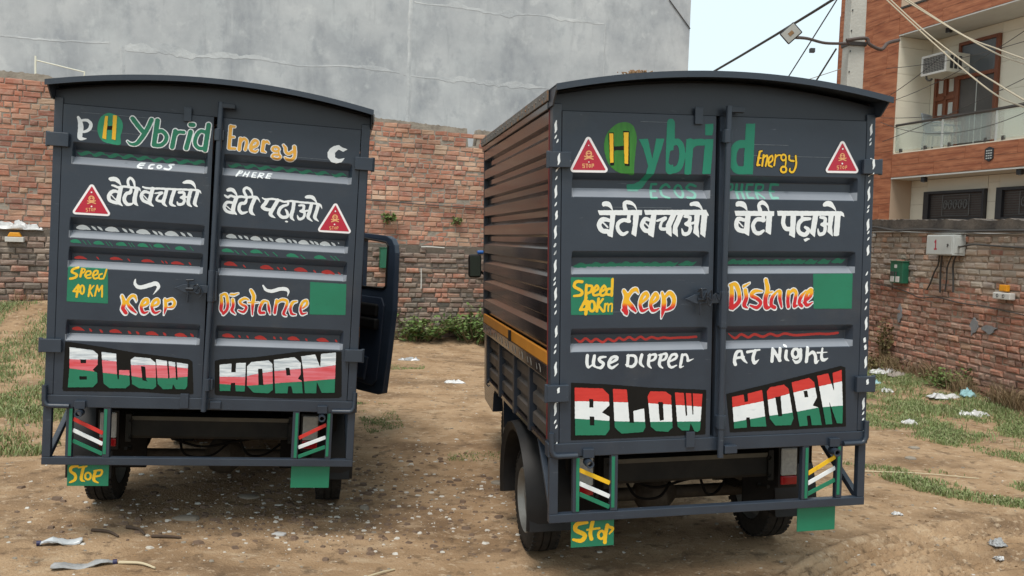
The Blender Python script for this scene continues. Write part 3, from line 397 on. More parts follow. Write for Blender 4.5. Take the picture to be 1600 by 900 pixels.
("B","painted_lettering","l",0,["white:p -623,1995 -398,1999 -400,1974 -615,1972|c -602,2032 -586,2039 -569,2037 -556,2026 -547,1993 -563,2008 -581,2016 -598,2014|p -560,1976 -534,1976 -547,1864 -571,1872 -580,1891 -565,1891|s23 -565,1947,17 -599,1951 -616,1924 -600,1898 -574,1894|l8 -597,1937 -572,1914|l18 -465,1977 -470,1945|s19 -464,1945 -494,1949 -519,1934 -521,1905 -498,1881 -472,1891,11|p -444,1976 -414,1976 -428,1868 -452,1882 -445,1926|s20 -426,1997,3 -439,2022,11 -466,2035,19 -489,2031,18 -483,1996,22|p -389,1999 -66,2004 -50,1973 -65,1978 -382,1976|p -351,1978 -325,1978 -338,1865 -365,1878 -370,1894|s21 -357,1950,16 -383,1955 -399,1926 -382,1900 -360,1898|l7 -386,1939 -360,1916|s16 -321,1947,11 -278,1961 -297,1941,13 -303,1912 -283,1907 -265,1912|p -251,1978 -221,1978 -247,1920 -244,1869 -273,1888 -276,1927|p -214,1978 -185,1978 -215,1913 -211,1868 -240,1888 -238,1923|s18 -179,1970,12 -151,1965 -156,1943 -174,1933,12 -148,1920 -155,1890 -181,1884 -192,1909,6|l13 -164,1933 -112,1941|p -128,1979 -98,1979 -106,1919 -99,1866 -132,1889 -128,1929|p -89,1979 -59,1980 -69,1865 -95,1884 -94,1929|c -153,2034 -135,2043 -108,2042 -90,2019 -83,1999 -105,2015 -129,2022 -151,2022"]),
("B","painted_wave","l",0.043,["green:s23 -737,1722,1 -714,1724,16 -691,1730,23 -670,1725,16 -644,1737,1|s23 -662,1725,1 -638,1727,16 -615,1733,23 -594,1728,16 -568,1739,2|s23 -585,1726,2 -562,1728,16 -538,1734,23 -517,1729,16 -491,1740,2|s23 -509,1728,2 -485,1730,16 -461,1736,23 -440,1731,16 -413,1743,2|s23 -437,1728,2 -413,1730,16 -389,1735,23 -367,1730,16 -341,1742,2|s23 -359,1727,2 -335,1730,16 -311,1735,23 -289,1730,16 -262,1742,2|s24 -286,1728,2 -261,1731,16 -237,1736,24 -215,1731,17 -189,1743,2|s24 -191,1731,2 -167,1733,17 -142,1739,24 -120,1734,17 -93,1746,2"]),
("B","painted_lettering","r",0,["white:p 84,2001 298,2001 298,1977 92,1975|c 91,2042 107,2049 129,2047 145,2035 154,2001 134,2015 113,2023 92,2022|p 143,1978 171,1979 165,1875 133,1893 139,1931|s23 138,1955,17 105,1960 95,1930 108,1907 137,1900|l7 107,1946 132,1922|l19 242,1979 237,1954|s21 244,1956 207,1959 186,1932 194,1900 218,1889 243,1903,13|p 257,1979 288,1980 283,1881 254,1897 255,1932|s20 269,2002,5 258,2028,14 233,2044,21 215,2030,18 222,2002,23|p 313,2003 668,2005 684,1995 688,1975 674,1982 319,1978|s22 353,1978 349,1942 365,1914 397,1913|p 388,1979 419,1979 415,1867 383,1882 389,1933|l15 451,1980 453,1968|s22 497,1965,14 457,1961 434,1937 437,1898 471,1884 489,1907 471,1922,14|p 463,1861 482,1868 503,1863 472,1848|p 512,1980 541,1981 525,1871 498,1893 505,1934|s18 554,1972,13 580,1967 577,1944 561,1936,13 582,1925 576,1894 551,1887 542,1913,6|l14 569,1937 614,1940|p 598,1981 628,1982 620,1924 627,1874 595,1899 597,1934|p 635,1982 667,1982 661,1883 649,1877 630,1879 631,1899|c 567,2043 585,2055 613,2053 633,2027 641,2005 617,2021 594,2029 569,2028"]),
("B","painted_wave","r",0.043,["green:s24 67,1739,2 86,1741,17 105,1747,24 122,1742,17 143,1754,2|s24 124,1738,2 143,1740,17 162,1746,24 179,1741,17 200,1753,2|s24 184,1738,2 203,1740,17 222,1746,24 240,1741,17 261,1753,2|s24 242,1738,2 261,1740,17 280,1746,24 297,1741,17 318,1753,2|s24 302,1738,2 322,1740,17 341,1746,25 358,1741,17 379,1753,2|s25 366,1740,2 385,1742,17 405,1748,25 422,1743,17 443,1755,2|s25 427,1739,2 447,1742,17 466,1748,25 484,1743,17 505,1755,2|s25 494,1739,2 514,1741,17 533,1747,25 551,1742,17 573,1754,2|s25 567,1740,2 587,1742,17 607,1748,25 625,1743,17 646,1755,2|s25 647,1744,2 666,1746,18 686,1752,25 704,1747,18 726,1759,2"]),
("B","painted_speed_square","l",0,["green:p -754,1672 -538,1670 -539,1488 -751,1489","yellow:s15 -698,1650 -728,1650 -736,1627 -701,1606 -702,1587 -738,1581,10|s14 -676,1634 -679,1572 -682,1543|s12 -674,1630 -648,1628 -655,1601 -676,1593|s12 -640,1600 -616,1616 -625,1631 -643,1604 -637,1584 -612,1588|s12 -602,1601 -580,1616 -588,1630 -606,1604 -600,1582 -578,1589|l14 -545,1661 -548,1582|s12 -547,1615 -568,1613 -576,1590 -548,1586|l13 -675,1572 -706,1514 -658,1518|l16 -669,1554 -678,1493|r13 -647,1531,14,25|l14 -614,1567 -622,1506|l11 -592,1566 -615,1536 -591,1504|l10 -580,1542 -584,1505|s8 -580,1536 -566,1542 -565,1505|s8 -563,1536 -546,1541 -547,1505"]),
("B","painted_lettering","l",0,["white:s33 -486,1605,24 -473,1576 -481,1535 -474,1500|l20 -492,1512 -470,1490|s26 -411,1593,13 -424,1612 -447,1601 -468,1562 -445,1527,31 -423,1503,18|s25 -396,1545,19 -365,1574 -372,1593 -392,1577 -402,1540 -391,1507 -360,1517,14|s25 -340,1542,19 -312,1568 -322,1590 -338,1571 -348,1540 -336,1507 -304,1516,14|s31 -289,1594,20 -279,1557 -281,1515 -290,1470,12|s29 -276,1569,19 -250,1593 -227,1568 -233,1526 -267,1508,18|s31 -487,1600,22 -475,1572 -483,1530 -476,1496|l18 -493,1508 -471,1486|s24 -413,1588,11 -426,1607 -448,1596 -469,1557 -447,1523,29 -425,1499,16|s23 -398,1540,17 -367,1570 -374,1589 -394,1572 -404,1535 -393,1502 -362,1512,12|s23 -342,1538,17 -314,1563 -324,1585 -340,1566 -350,1535 -338,1502 -305,1512,12|s29 -290,1589,18 -281,1552 -283,1510 -292,1465,10|s27 -277,1564,17 -251,1588 -229,1564 -234,1522 -269,1503,16","flame:s25 -486,1605,16 -473,1576 -481,1535 -474,1500|l12 -492,1512 -470,1490|s18 -411,1593,5 -424,1612 -447,1601 -468,1562 -445,1527,23 -423,1503,10|s17 -396,1545,11 -365,1574 -372,1593 -392,1577 -402,1540 -391,1507 -360,1517,6|s17 -340,1542,11 -312,1568 -322,1590 -338,1571 -348,1540 -336,1507 -304,1516,6|s23 -289,1594,12 -279,1557 -281,1515 -290,1470,4|s21 -276,1569,11 -250,1593 -227,1568 -233,1526 -267,1508,10"]),
("B","painted_wave","l",0.043,["red:s12 -720,1370,4 -692,1352 -665,1368 -637,1351 -612,1365 -578,1348 -550,1364 -519,1352 -494,1368 -469,1357 -441,1371 -412,1357 -381,1372 -356,1358 -324,1369 -292,1361 -261,1366 -228,1362 -184,1364 -139,1364 -87,1367"]),
("B","painted_lettering","l",0,["white:s16 -667,1290 -669,1253 -660,1232,12 -637,1248,5|s16 -631,1287 -636,1246 -618,1229,6|s15 -573,1281,8 -602,1278 -606,1264 -585,1248 -599,1228 -623,1233,6|s15 -553,1249,10 -520,1266 -518,1279 -543,1277 -559,1245 -543,1226 -509,1245,5|l16 -459,1285 -462,1236|s15 -465,1285,9 -426,1282 -418,1253 -438,1230 -472,1240,6|s16 -389,1287 -396,1247 -377,1227,6|s16 -348,1285 -354,1240 -339,1220,6|s14 -357,1283,7 -318,1287 -323,1264 -347,1255,7|s16 -288,1284 -297,1238 -279,1219,6|s14 -301,1284,7 -262,1289 -266,1265 -291,1255,7|s14 -243,1251,9 -211,1267 -209,1285 -233,1282 -250,1246 -236,1222 -206,1231,6|s16 -177,1283,14 -183,1248 -187,1221,11 -170,1226,4|s12 -177,1279 -158,1284 -148,1265 -147,1252 -117,1262,3"]),
("B","painted_lettering","r",0,["white:s32 75,1632,23 79,1590 77,1518|s30 67,1630,19 99,1633 118,1590 118,1547 86,1516|l19 58,1520 87,1510|s30 152,1603 158,1565 147,1529 167,1513,15|l21 143,1623 175,1641,12|s26 244,1598,15 203,1599 185,1577 215,1562 237,1540 217,1516 180,1527,17|s31 262,1655,26 272,1607 262,1558 268,1516 296,1520,12|l21 271,1589 302,1595,13|s27 323,1596,17 298,1564 295,1528 314,1515|s27 323,1596,17 340,1595 341,1558 352,1517,19|s28 388,1595 385,1551 389,1519|s26 387,1581,17 413,1603 430,1588 425,1551 422,1521 441,1526,14|s26 484,1598,15 458,1568 449,1538 463,1521|s27 472,1537,17 511,1573 514,1604 493,1587 481,1544 493,1525 523,1539,14|s30 75,1627,21 79,1586 77,1514|s28 67,1626,18 99,1628 118,1586 118,1543 86,1512|l18 58,1516 87,1506|s28 152,1599 158,1561 147,1524 167,1509,13|l19 143,1619 175,1637,10|s24 244,1594,13 203,1594 186,1573 215,1557 237,1536 217,1511 180,1523,15|s29 262,1651,24 272,1603 262,1554 268,1512 296,1516,10|l19 271,1585 302,1590,11|s26 324,1592,15 298,1560 296,1524 315,1510|s26 324,1592,15 340,1590 341,1553 352,1513,17|s26 388,1591 385,1547 389,1515|s24 387,1576,15 413,1599 430,1583 425,1546 422,1517 441,1521,12|s25 484,1594,13 458,1563 449,1534 463,1516|s25 472,1532,16 512,1569 514,1600 493,1583 481,1540 493,1521 523,1534,12","flame:s24 75,1632,15 79,1590 77,1518|s21 67,1630,11 99,1633 118,1590 118,1547 86,1516|l11 58,1520 87,1510|s21 152,1603 158,1565 147,1529 167,1513,6|l13 143,1623 175,1641,4|s18 244,1598,6 203,1599 185,1577 215,1562 237,1540 217,1516 180,1527,9|s23 262,1655,18 272,1607 262,1558 268,1516 296,1520,4|l13 271,1589 302,1595,5|s19 323,1596,9 298,1564 295,1528 314,1515|s19 323,1596,9 340,1595 341,1558 352,1517,10|s19 388,1595 385,1551 389,1519|s18 387,1581,9 413,1603 430,1588 425,1551 422,1521 441,1526,5|s18 484,1598,6 458,1568 449,1538 463,1521|s18 472,1537,9 511,1573 514,1604 493,1587 481,1544 493,1525 523,1539,5"]),
("B","painted_square","r",0,["green:p 522,1685 745,1687 746,1504 530,1506"]),
("B","painted_wave","r",0.043,["red:s13 86,1381,4 123,1356 156,1375 196,1359 229,1374 276,1361 316,1375 356,1364 397,1375 451,1366 519,1368 587,1371 643,1369 698,1374"]),
("B","painted_lettering","r",0,["white:s18 140,1296,10 114,1290 102,1251 107,1228|s18 140,1296,10 147,1259 171,1234,5|l13 108,1260 152,1265|l15 171,1290 237,1300,9|s18 212,1295 203,1258 212,1234 235,1250,4|l18 310,1302 307,1240|l17 312,1299 351,1243|l17 350,1303 347,1243|s17 385,1290 383,1254 400,1240,6|l14 381,1317 385,1315|r16 436,1278,18,23|s17 464,1297 464,1246 441,1231 422,1247,5|s18 503,1304 501,1264 498,1234|s17 504,1262,9 531,1282 548,1261 551,1228 569,1240,3|s17 586,1300,10 583,1251 597,1240 619,1249,3|l10 558,1278 614,1280,4"]),
("B","painted_sign","l",0,["black:p -748,1159 -559,1145 -353,1124 -46,1103 -46,876 -322,874 -556,874 -746,874","red:p -730,1134 -589,1126 -556,1095 -553,1041 -591,1007 -552,986 -550,921 -571,894 -725,899|p -536,1122 -464,1117 -448,952 -425,949 -429,1009 -374,1020 -365,924 -378,902 -489,898 -524,930|p -342,1104 -263,1101 -233,1081 -223,919 -247,898 -310,904 -338,928 -356,1079|p -213,1095 -67,1083 -77,900 -90,892 -106,895 -128,938 -135,900 -173,902 -197,923|-p -656,1076 -635,1075 -634,1033 -655,1034|-p -653,990 -629,988 -629,944 -651,946|-p -300,1050 -276,1049 -269,958 -290,954 -295,987|-p -167,1099 -156,1098 -146,977 -154,974|-p -128,1098 -119,1097 -113,981 -119,981|&p -836,1070 -736,1067 -619,1063 -532,1057 -460,1053 -351,1045 -231,1034 -141,1026 -60,1017 47,1011 39,1362 -888,1378","white:p -730,1134 -589,1126 -556,1095 -553,1041 -591,1007 -552,986 -550,921 -571,894 -725,899|p -536,1122 -464,1117 -448,952 -425,949 -429,1009 -374,1020 -365,924 -378,902 -489,898 -524,930|p -342,1104 -263,1101 -233,1081 -223,919 -247,898 -310,904 -338,928 -356,1079|p -213,1095 -67,1083 -77,900 -90,892 -106,895 -128,938 -135,900 -173,902 -197,923|-p -656,1076 -635,1075 -634,1033 -655,1034|-p -653,990 -629,988 -629,944 -651,946|-p -300,1050 -276,1049 -269,958 -290,954 -295,987|-p -167,1099 -156,1098 -146,977 -154,974|-p -128,1098 -119,1097 -113,981 -119,981|&p -836,1070 -736,1067 -619,1063 -532,1057 -460,1053 -351,1045 -231,1034 -141,1026 -60,1017 47,1011 49,940 -70,944 -224,948 -365,952 -526,961 -618,971 -735,982 -835,986","green:p -730,1134 -589,1126 -556,1095 -553,1041 -591,1007 -552,986 -550,921 -571,894 -725,899|p -536,1122 -464,1117 -448,952 -425,949 -429,1009 -374,1020 -365,924 -378,902 -489,898 -524,930|p -342,1104 -263,1101 -233,1081 -223,919 -247,898 -310,904 -338,928 -356,1079|p -213,1095 -67,1083 -77,900 -90,892 -106,895 -128,938 -135,900 -173,902 -197,923|-p -656,1076 -635,1075 -634,1033 -655,1034|-p -653,990 -629,988 -629,944 -651,946|-p -300,1050 -276,1049 -269,958 -290,954 -295,987|-p -167,1099 -156,1098 -146,977 -154,974|-p -128,1098 -119,1097 -113,981 -119,981|&p -835,986 -735,982 -618,971 -526,961 -365,952 -224,948 -70,944 49,940 56,646 -882,692"]),
("B","painted_sign","r",0,["black:p 61,1079 282,1122 694,1207 720,1198 734,888 400,882 86,881","red:p 92,1063 156,1073 161,1035 181,1037 177,1077 256,1094 283,905 197,907 191,955 171,955 177,904 107,901|p 299,1106 376,1118 402,1095 433,941 419,907 332,908 301,946 282,1086|p 418,1128 515,1149 544,1127 562,1046 539,1005 573,993 593,901 537,902 527,953 507,953 514,901 468,899|p 560,1158 622,1170 660,1069 647,1171 698,1186 710,999 710,905 679,907 632,1023 653,904 616,903 586,1040|-p 328,1056 359,1057 370,956 348,955|-p 485,1082 506,1084 513,1050 493,1048|&p -40,986 88,1008 268,1037 422,1074 562,1101 703,1127 845,1153 896,1347 -102,1364","white:p 92,1063 156,1073 161,1035 181,1037 177,1077 256,1094 283,905 197,907 191,955 171,955 177,904 107,901|p 299,1106 376,1118 402,1095 433,941 419,907 332,908 301,946 282,1086|p 418,1128 515,1149 544,1127 562,1046 539,1005 573,993 593,901 537,902 527,953 507,953 514,901 468,899|p 560,1158 622,1170 660,1069 647,1171 698,1186 710,999 710,905 679,907 632,1023 653,904 616,903 586,1040|-p 328,1056 359,1057 370,956 348,955|-p 485,1082 506,1084 513,1050 493,1048|&p -40,986 88,1008 268,1037 422,1074 562,1101 703,1127 845,1153 851,1005 713,999 571,993 431,972 276,957 90,932 -39,922","green:p 92,1063 156,1073 161,1035 181,1037 177,1077 256,1094 283,905 197,907 191,955 171,955 177,904 107,901|p 299,1106 376,1118 402,1095 433,941 419,907 332,908 301,946 282,1086|p 418,1128 515,1149 544,1127 562,1046 539,1005 573,993 593,901 537,902 527,953 507,953 514,901 468,899|p 560,1158 622,1170 660,1069 647,1171 698,1186 710,999 710,905 679,907 632,1023 653,904 616,903 586,1040|-p 328,1056 359,1057 370,956 348,955|-p 485,1082 506,1084 513,1050 493,1048|&p -39,922 90,932 276,957 431,972 571,993 713,999 851,1005 924,603 -87,653"]),
("B","flap_lettering","n",0,["yellow:s22 -648,446,14 -699,441 -707,413 -660,383 -678,356 -720,364,12|s20 -620,448 -631,393 -625,362|l11 -648,409 -584,414|r13 -574,379,16,20|s20 -543,426 -553,378 -555,340|s14 -548,421 -514,408 -532,382,8"]),
("B","post_pattern","n",0,["white:s9 -832,2418,5 -836,2397,12 -834,2376,11 -840,2358,2|s9 -831,2350,3 -835,2341,8 -840,2331,2|s9 -823,2330,3 -826,2321,8 -831,2312,2|s9 -823,2259,5 -827,2240,12 -825,2221,11 -831,2205,2|s9 -824,2194,3 -828,2185,8 -833,2175,2|s9 -826,2155,3 -830,2146,8 -835,2137,2|s9 -829,2111,5 -833,2089,12 -831,2068,11 -837,2050,2|s9 -828,2031,3 -832,2021,8 -837,2012,2|s9 -825,1990,5 -829,1975,12 -827,1960,11 -833,1947,2|s9 -829,1918,5 -834,1896,12 -831,1875,11 -837,1856,2|s9 -832,1835,3 -835,1826,8 -840,1817,2|s9 -828,1799,3 -832,1790,8 -837,1781,2"]),
("B","post_pattern","n",0,["white:s9 -829,1834,3 -833,1825,8 -838,1816,2|s9 -829,1798,3 -833,1788,8 -838,1779,2|s9 -828,1755,5 -833,1733,12 -831,1712,11 -836,1693,2|s9 -831,1673,3 -834,1664,8 -839,1655,2|s9 -830,1650,3 -834,1641,8 -839,1632,2|s9 -825,1621,5 -830,1599,12 -828,1577,11 -833,1559,2|s9 -827,1543,3 -830,1534,8 -835,1525,2|s9 -824,1511,3 -828,1502,8 -833,1492,2|s9 -821,1436,5 -825,1417,12 -823,1397,11 -829,1381,2|s9 -823,1348,3 -827,1339,9 -832,1329,2|s9 -825,1320,3 -829,1311,9 -834,1301,2|s9 -822,1260,5 -827,1237,12 -824,1212,11 -830,1192,2|s9 -814,1140,5 -819,1131,12 -817,1122,11 -823,1115,2"]),
("B","post_pattern","n",0,["white:s10 -822,1067,5 -826,1043,12 -824,1018,11 -830,998,2|s10 -821,978,3 -825,969,9 -830,959,2|s10 -816,953,3 -819,944,9 -824,935,2|s10 -815,866,5 -820,848,12 -817,831,11 -823,816,2"]),
("B","post_pattern","n",0,["white:s10 828,2450,5 823,2429,13 826,2409,12 820,2391,2|s10 826,2380,3 822,2372,9 817,2364,2|s10 827,2359,3 823,2350,9 818,2342,2|s10 828,2277,5 823,2256,13 826,2236,12 820,2218,2|s10 827,2201,3 823,2193,9 817,2185,2|s10 828,2166,3 824,2158,9 818,2150,2|s10 826,2131,5 821,2105,13 825,2080,12 818,2059,2|s10 827,2037,3 823,2029,9 817,2021,2|s10 825,2015,3 821,2007,9 815,1999,2|s10 827,1966,5 822,1945,14 825,1924,13 819,1906,2|s10 831,1906,3 827,1898,9 822,1889,2|s10 833,1873,3 828,1865,9 823,1856,2|s10 832,1830,5 827,1812,14 830,1793,13 824,1778,2"]),
("B","post_pattern","n",0,["white:s10 830,1695,3 826,1685,9 820,1675,2|s10 830,1642,5 825,1619,14 829,1597,13 822,1578,2|s11 833,1554,3 829,1544,9 824,1534,2|s11 830,1516,3 826,1506,9 821,1496,2|s11 835,1458,5 830,1434,14 833,1411,13 827,1391,2|s11 829,1351,5 824,1343,14 827,1334,13 820,1327,2|s11 835,1314,5 830,1305,14 833,1296,13 826,1288,2|s11 838,1252,5 834,1231,14 837,1210,13 831,1191,2"]),
("B","post_pattern","n",0,["white:s11 833,1138,5 828,1129,14 831,1119,13 824,1111,2|s11 834,1034,5 829,1013,14 832,991,13 826,973,2|s11 835,963,3 831,954,10 825,946,2|s11 836,929,3 832,922,10 826,916,2|s11 837,861,5 832,850,14 835,837,13 828,828,2"]),
]
# ------------------------------------------------------------------ the two trucks
GA=[(2.262,2.220,2.180,2.143),(1.850,1.812,1.777,1.738),(1.689,1.655,1.612,1.573),(1.282,1.252,1.206,1.166)]
GB=[(2.175,2.141,2.098,2.058),(1.797,1.767,1.722,1.686),(1.420,1.392,1.346,1.307)]
GD=.043
GA=[(a,b+(b-1.8)*.009,c+(c-1.8)*.009,d) for a,b,c,d in GA]; GB=[(a,b+(b-1.8)*.010,c+(c-1.8)*.010,d) for a,b,c,d in GB]
ONE=dict(painted_blob_row='painted_blob',painted_leaf_row='painted_leaf',painted_wave='painted_leaf',post_pattern='post_dash',painted_swash='painted_swash')
def depth_fn(G):
    def f(x,z):
        for a,b,c,d in G:
            if d<=z<=a:
                if z>=b: return GD*(a-z)/(a-b)
                if z<=c: return GD*(z-d)/(c-d)
                return GD
        return 0.
    return f
def door_panel(parent,x0,x1,gx0,gx1,G,name='rear_door'):
    z0,z1=.862,2.464
    xs=[x0,gx0,gx0+.006,gx1-.022,gx1,x1]; zs=[z0]
    for a,b,c,d in reversed(G): zs+=[d,c,b,a]
    zs.append(z1); df=depth_fn(G); V=[];Fc=[]
    for j,z in enumerate(zs):
        for i,x in enumerate(xs):
            V.append((x,df(x,z) if 2<=i<=3 else 0.,z))
    n=len(xs)
    for j in range(len(zs)-1):
        for i in range(n-1): Fc.append((j*n+i,j*n+i+1,(j+1)*n+i+1,(j+1)*n+i))
    # rim back to 3 cm
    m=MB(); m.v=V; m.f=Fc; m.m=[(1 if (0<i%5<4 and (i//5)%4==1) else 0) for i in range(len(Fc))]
    m.box(x0,x1,.050,.060,z0,z1)
    for (a,b) in (((x0,z0),(x1,z0)),((x1,z0),(x1,z1)),((x1,z1),(x0,z1)),((x0,z1),(x0,z0))):
        m.poly([(a[0],0,a[1]),(b[0],0,b[1]),(b[0],.050,b[1]),(a[0],.050,a[1])])
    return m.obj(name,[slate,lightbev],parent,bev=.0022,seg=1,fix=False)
def roof_z(x): return 2.658-.090*(abs(x)/.86)**2
def wheel_parts(root,x,y,side):
    w=bpy.data.objects.new('wheel',None); COL.objects.link(w); w.parent=root; w.location=(x,y,.30)
    R=.298
    prof=[(-.08,.19),(-.088,.215),(-.084,.262),(-.070,.288),(-.045,R-.002),(-.026,R),(-.0255,R-.009),(-.018,R-.009),(-.0175,R),(.0175,R),(.018,R-.009),(.0255,R-.009),(.026,R),(.045,R-.002),(.070,.288),(.084,.262),(.088,.215),(.08,.19)]
    t=MB().lathe(prof,48); 
    for k in range(48):  # shoulder lugs
        a=2*math.pi*k/48
        for s in (-1,1):
            c=Vector((s*.066,math.cos(a)*.289,math.sin(a)*.289)); tg=Vector((0,-math.sin(a),math.cos(a))); rd=Vector((0,math.cos(a),math.sin(a)))
            t.bar(c-tg*.011,c+tg*.011,.03,.010,up=rd)
    t.obj('tyre',rubber,w,smooth=True)
    s=side
    r=MB().lathe([(s*.080,.192),(s*.084,.186),(s*.070,.178),(s*.045,.165),(s*.040,.12),(s*.052,.085),(s*.062,.05),(s*.066,0.0001)],36)
    r.lathe([(-s*.075,.19),(-s*.03,.17),(-s*.03,.001)],24)
    for k in range(5):
        a=2*math.pi*k/5; r.lathe([(s*.04,.012),(s*.062,.011),(s*.062,.0001)],8,(0,math.cos(a)*.075,math.sin(a)*.075))
    r.obj('rim',rimc,w,smooth=True)
    return w
def build_truck(T,label,loc,rot):
    isA=T=='A'; G=GA if isA else GB; hz=((2.230,2.305),(1.100,1.174)) if isA else ((2.195,2.269),(1.070,1.152))
    root=thing('delivery_truck',label,'truck',loc,rot,None)
    df=depth_fn(G)
    # --- doors
    DL=door_panel(root,-.803,-.022,-.751,-.044,G); DR=door_panel(root,.0,.797,.040,.760,G)
    for s,D in ((-1,DL),(1,DR)):
        for z0,z1 in hz:
            h=MB(); xa,xb=(-.872,-.764) if s<0 else (.772,.876)
            h.box(xa,xb,-.030,-.006,z0,z1); h.tube([((xa if s<0 else xb),-.012,z0-.004),((xa if s<0 else xb),-.012,z1+.004)],.011,10)
            h.obj('hinge',slate,D,bev=.003)
    # latch on the left door, lock rod and its brackets between the doors
    dz=0 if isA else .074; ax=-.19 if isA else -.178
    m=MB(); m.prism([(ax,1.490+dz),(ax+.05,1.512+dz),(.0,1.510+dz),(.0,1.468+dz),(ax+.06,1.464+dz)],-.030,-.022,axis='y')
    m.obj('latch',slate,DL,bev=.002)
    m=MB(); bx=ax+.075; m.tube([(bx,-.035,1.47+dz),(bx,-.035,1.41+dz)],.005,8); m.tube([(bx-.012,-.034,1.487+dz),(bx+.028,-.034,1.487+dz)],.009,8)
    m.tube([(bx,-.036,1.50+dz),(bx,-.036,1.535+dz)],.005,8); m.tube([(bx-.012,-.036,1.535+dz),(bx+.03,-.036,1.54+dz)],.006,8)
    m.obj('latch_bolt',slate_dark,DL,bev=.001)
    rnd=random.Random(3 if isA else 5); m=MB(); p=Vector((-.11,-.045,1.51+dz)); 
    if isA: pts=[(-.085,-.04,1.505),(-.062,-.055,1.515),(-.045,-.055,1.49),(-.055,-.05,1.465),(-.075,-.045,1.475),(-.05,-.05,1.50),(-.035,-.05,1.46),(-.05,-.045,1.44)]
    else: pts=[(-.12,-.04,1.60),(-.105,-.055,1.615),(-.10,-.055,1.57),(-.08,-.055,1.60),(-.075,-.05,1.565),(-.055,-.055,1.61),(-.05,-.05,1.56),(-.075,-.055,1.575),(-.06,-.05,1.53),(-.03,-.05,1.59),(-.012,-.05,1.56),(-.005,-.05,1.60)]
    sp=[tuple(q) for q in _spl(pts)]; m.tube(sp,.0042,6); m.obj('twisted_wire',slate_dark,DL,smooth=True)
    for (xa,xb,za,zb) in ((-.135,-.09,.800,.885),(-.180,-.140,2.425,2.505)) if isA else ((-.153,-.107,.815,.895),(-.138,-.096,2.42,2.503)):
        MB().box(xa,xb,-.014,-.004,za,zb).obj('door_stop',slate,DL,bev=.002)
    if isA: MB().box(.026,.088,-.018,-.004,.80,.845).obj('door_stop',slate,DR,bev=.004)
    px=.010 if isA else .020; zb,zt=(.79,2.545) if isA else (.765,2.51)
    rod=MB().tube([(px-.012 if isA else px,-.036,zb),(px,-.036,1.5),(px+.008,-.036,zt)],.0155,14).obj('lock_rod',slate,root,smooth=True)
    for z0,z1 in ((2.33,2.395),(1.42,1.60),(.91,.98)):
        m=MB(); m.tube([(px,-.036,z0),(px,-.036,z1)],.0195,14); m.box(px-.021,px+.03,-.034,-.003,z0+.005,z1-.005)
        m.obj('rod_bracket',slate,rod,bev=.002)
    m=MB(); m.box(px+.012,px+.085,-.048,-.024,zt-.032,zt-.004); m.obj('rod_catch',slate_dark,rod,bev=.003)
    if not isA: MB().box(px+.018,px+.085,-.05,-.02,.785,.825).obj('rod_catch',slate,rod,bev=.003)
    # --- paint
    for (t,name,door,y,L) in ART:
        if t!=T: continue
        par={'l':DL,'r':DR,'n':root}[door]
        if name=='flap_lettering': continue
        if name=='warning_triangle':
            o=art_mesh(name,L,par,lambda x,z:-.003,(),off=.0009,g=1.3)
        else:
            cuts=[c*1000 for g4 in G for c in g4] if door!='n' else []
            if door=='n': dfn=lambda x,z:-.0305 if any(z0-.002<z<z1+.002 for z0,z1 in hz) else 0.; cuts=[c*1000 for zz in hz for c in zz]
            else: dfn=df
            if name in ONE:
                for lay in L:
                    mn,pr=lay.split(':')
                    for k,p in enumerate(pr.split('|')): art_mesh(ONE[name],[mn+':'+p],par,dfn,cuts,g=1.6,off=.0012+.00015*(k%2))
            else: art_mesh(name,L,par,dfn,cuts,g=2.0)
    # --- frame round the doors
    for s in (-1,1):
        a,b=(-.850,-.8055) if s<0 else (.8005,.850)
        MB().box(a,b,0,.062,.862,2.50).obj('corner_post',slate,root,bev=.004)
    MB().box(-.86,.86,-.004,.07,.792,.8605).obj('door_sill',slate,root,bev=.004)
    # corner pipes and shackles hanging on the sill
    for s in (-1,1):
        m=MB(); X=s*.845
        m.tube([(X,-.012,.915),(X,-.012,.83),(X-s*.012,-.012,.806),(X-s*.03,-.012,.80),(X-s*.13,-.012,.80)],.0135,12); m.obj('corner_tube',slate,root,smooth=True)
        m=MB(); xs=s*.66; m.box(xs-.028,xs+.028,-.024,-.005,.788,.832); m.lathe([(-.05,.020),(-.035,.021),(.01,.021)],16,(xs,0,.763),axis='y'); m.lathe([(-.05,.020),(-.05,.012),(-.03,.012)],16,(xs,0,.763),axis='y'); m.obj('hinge_bracket',slate,root,bev=.002)
    # gable above the doors
    m=MB(); N=24; P=[(-.85,2.4665)]+[(-.85+1.7*i/N,roof_z(-.85+1.7*i/N)-.032) for i in range(N+1)]+[(.85,2.4665)]
    m.prism(P,.012,.03,axis='y'); m.obj('gable_panel',slate_dark,root,bev=.002)  # overhang's shade is put into the gable's darker slate colour
    # roof: arched sheet with lip, overhanging the doors
    m=MB(); y0,y1=-.12,2.16; hw=.862
    top=[(-hw+2*hw*i/N,roof_z(-hw+2*hw*i/N)) for i in range(N+1)]
    m.prism(top+[(x,z-.004) for x,z in reversed(top)],y0,y1,axis='y')
    m.prism([(x,z+.0015) for x,z in top]+[(x,z-.028) for x,z in reversed(top)],y0-.004,y0+.004,axis='y')
    m.obj('roof',slate,root,bev=0)
    m=MB()
    for k in range(6): 
        yy=.1+k*.38; pts=[(x,z-.006) for x,z in top]; m.prism(pts+[(x,z-.03) for x,z in reversed(pts)],yy,yy+.03,axis='y')
    m.obj('roof_bow',slate_dark,root)
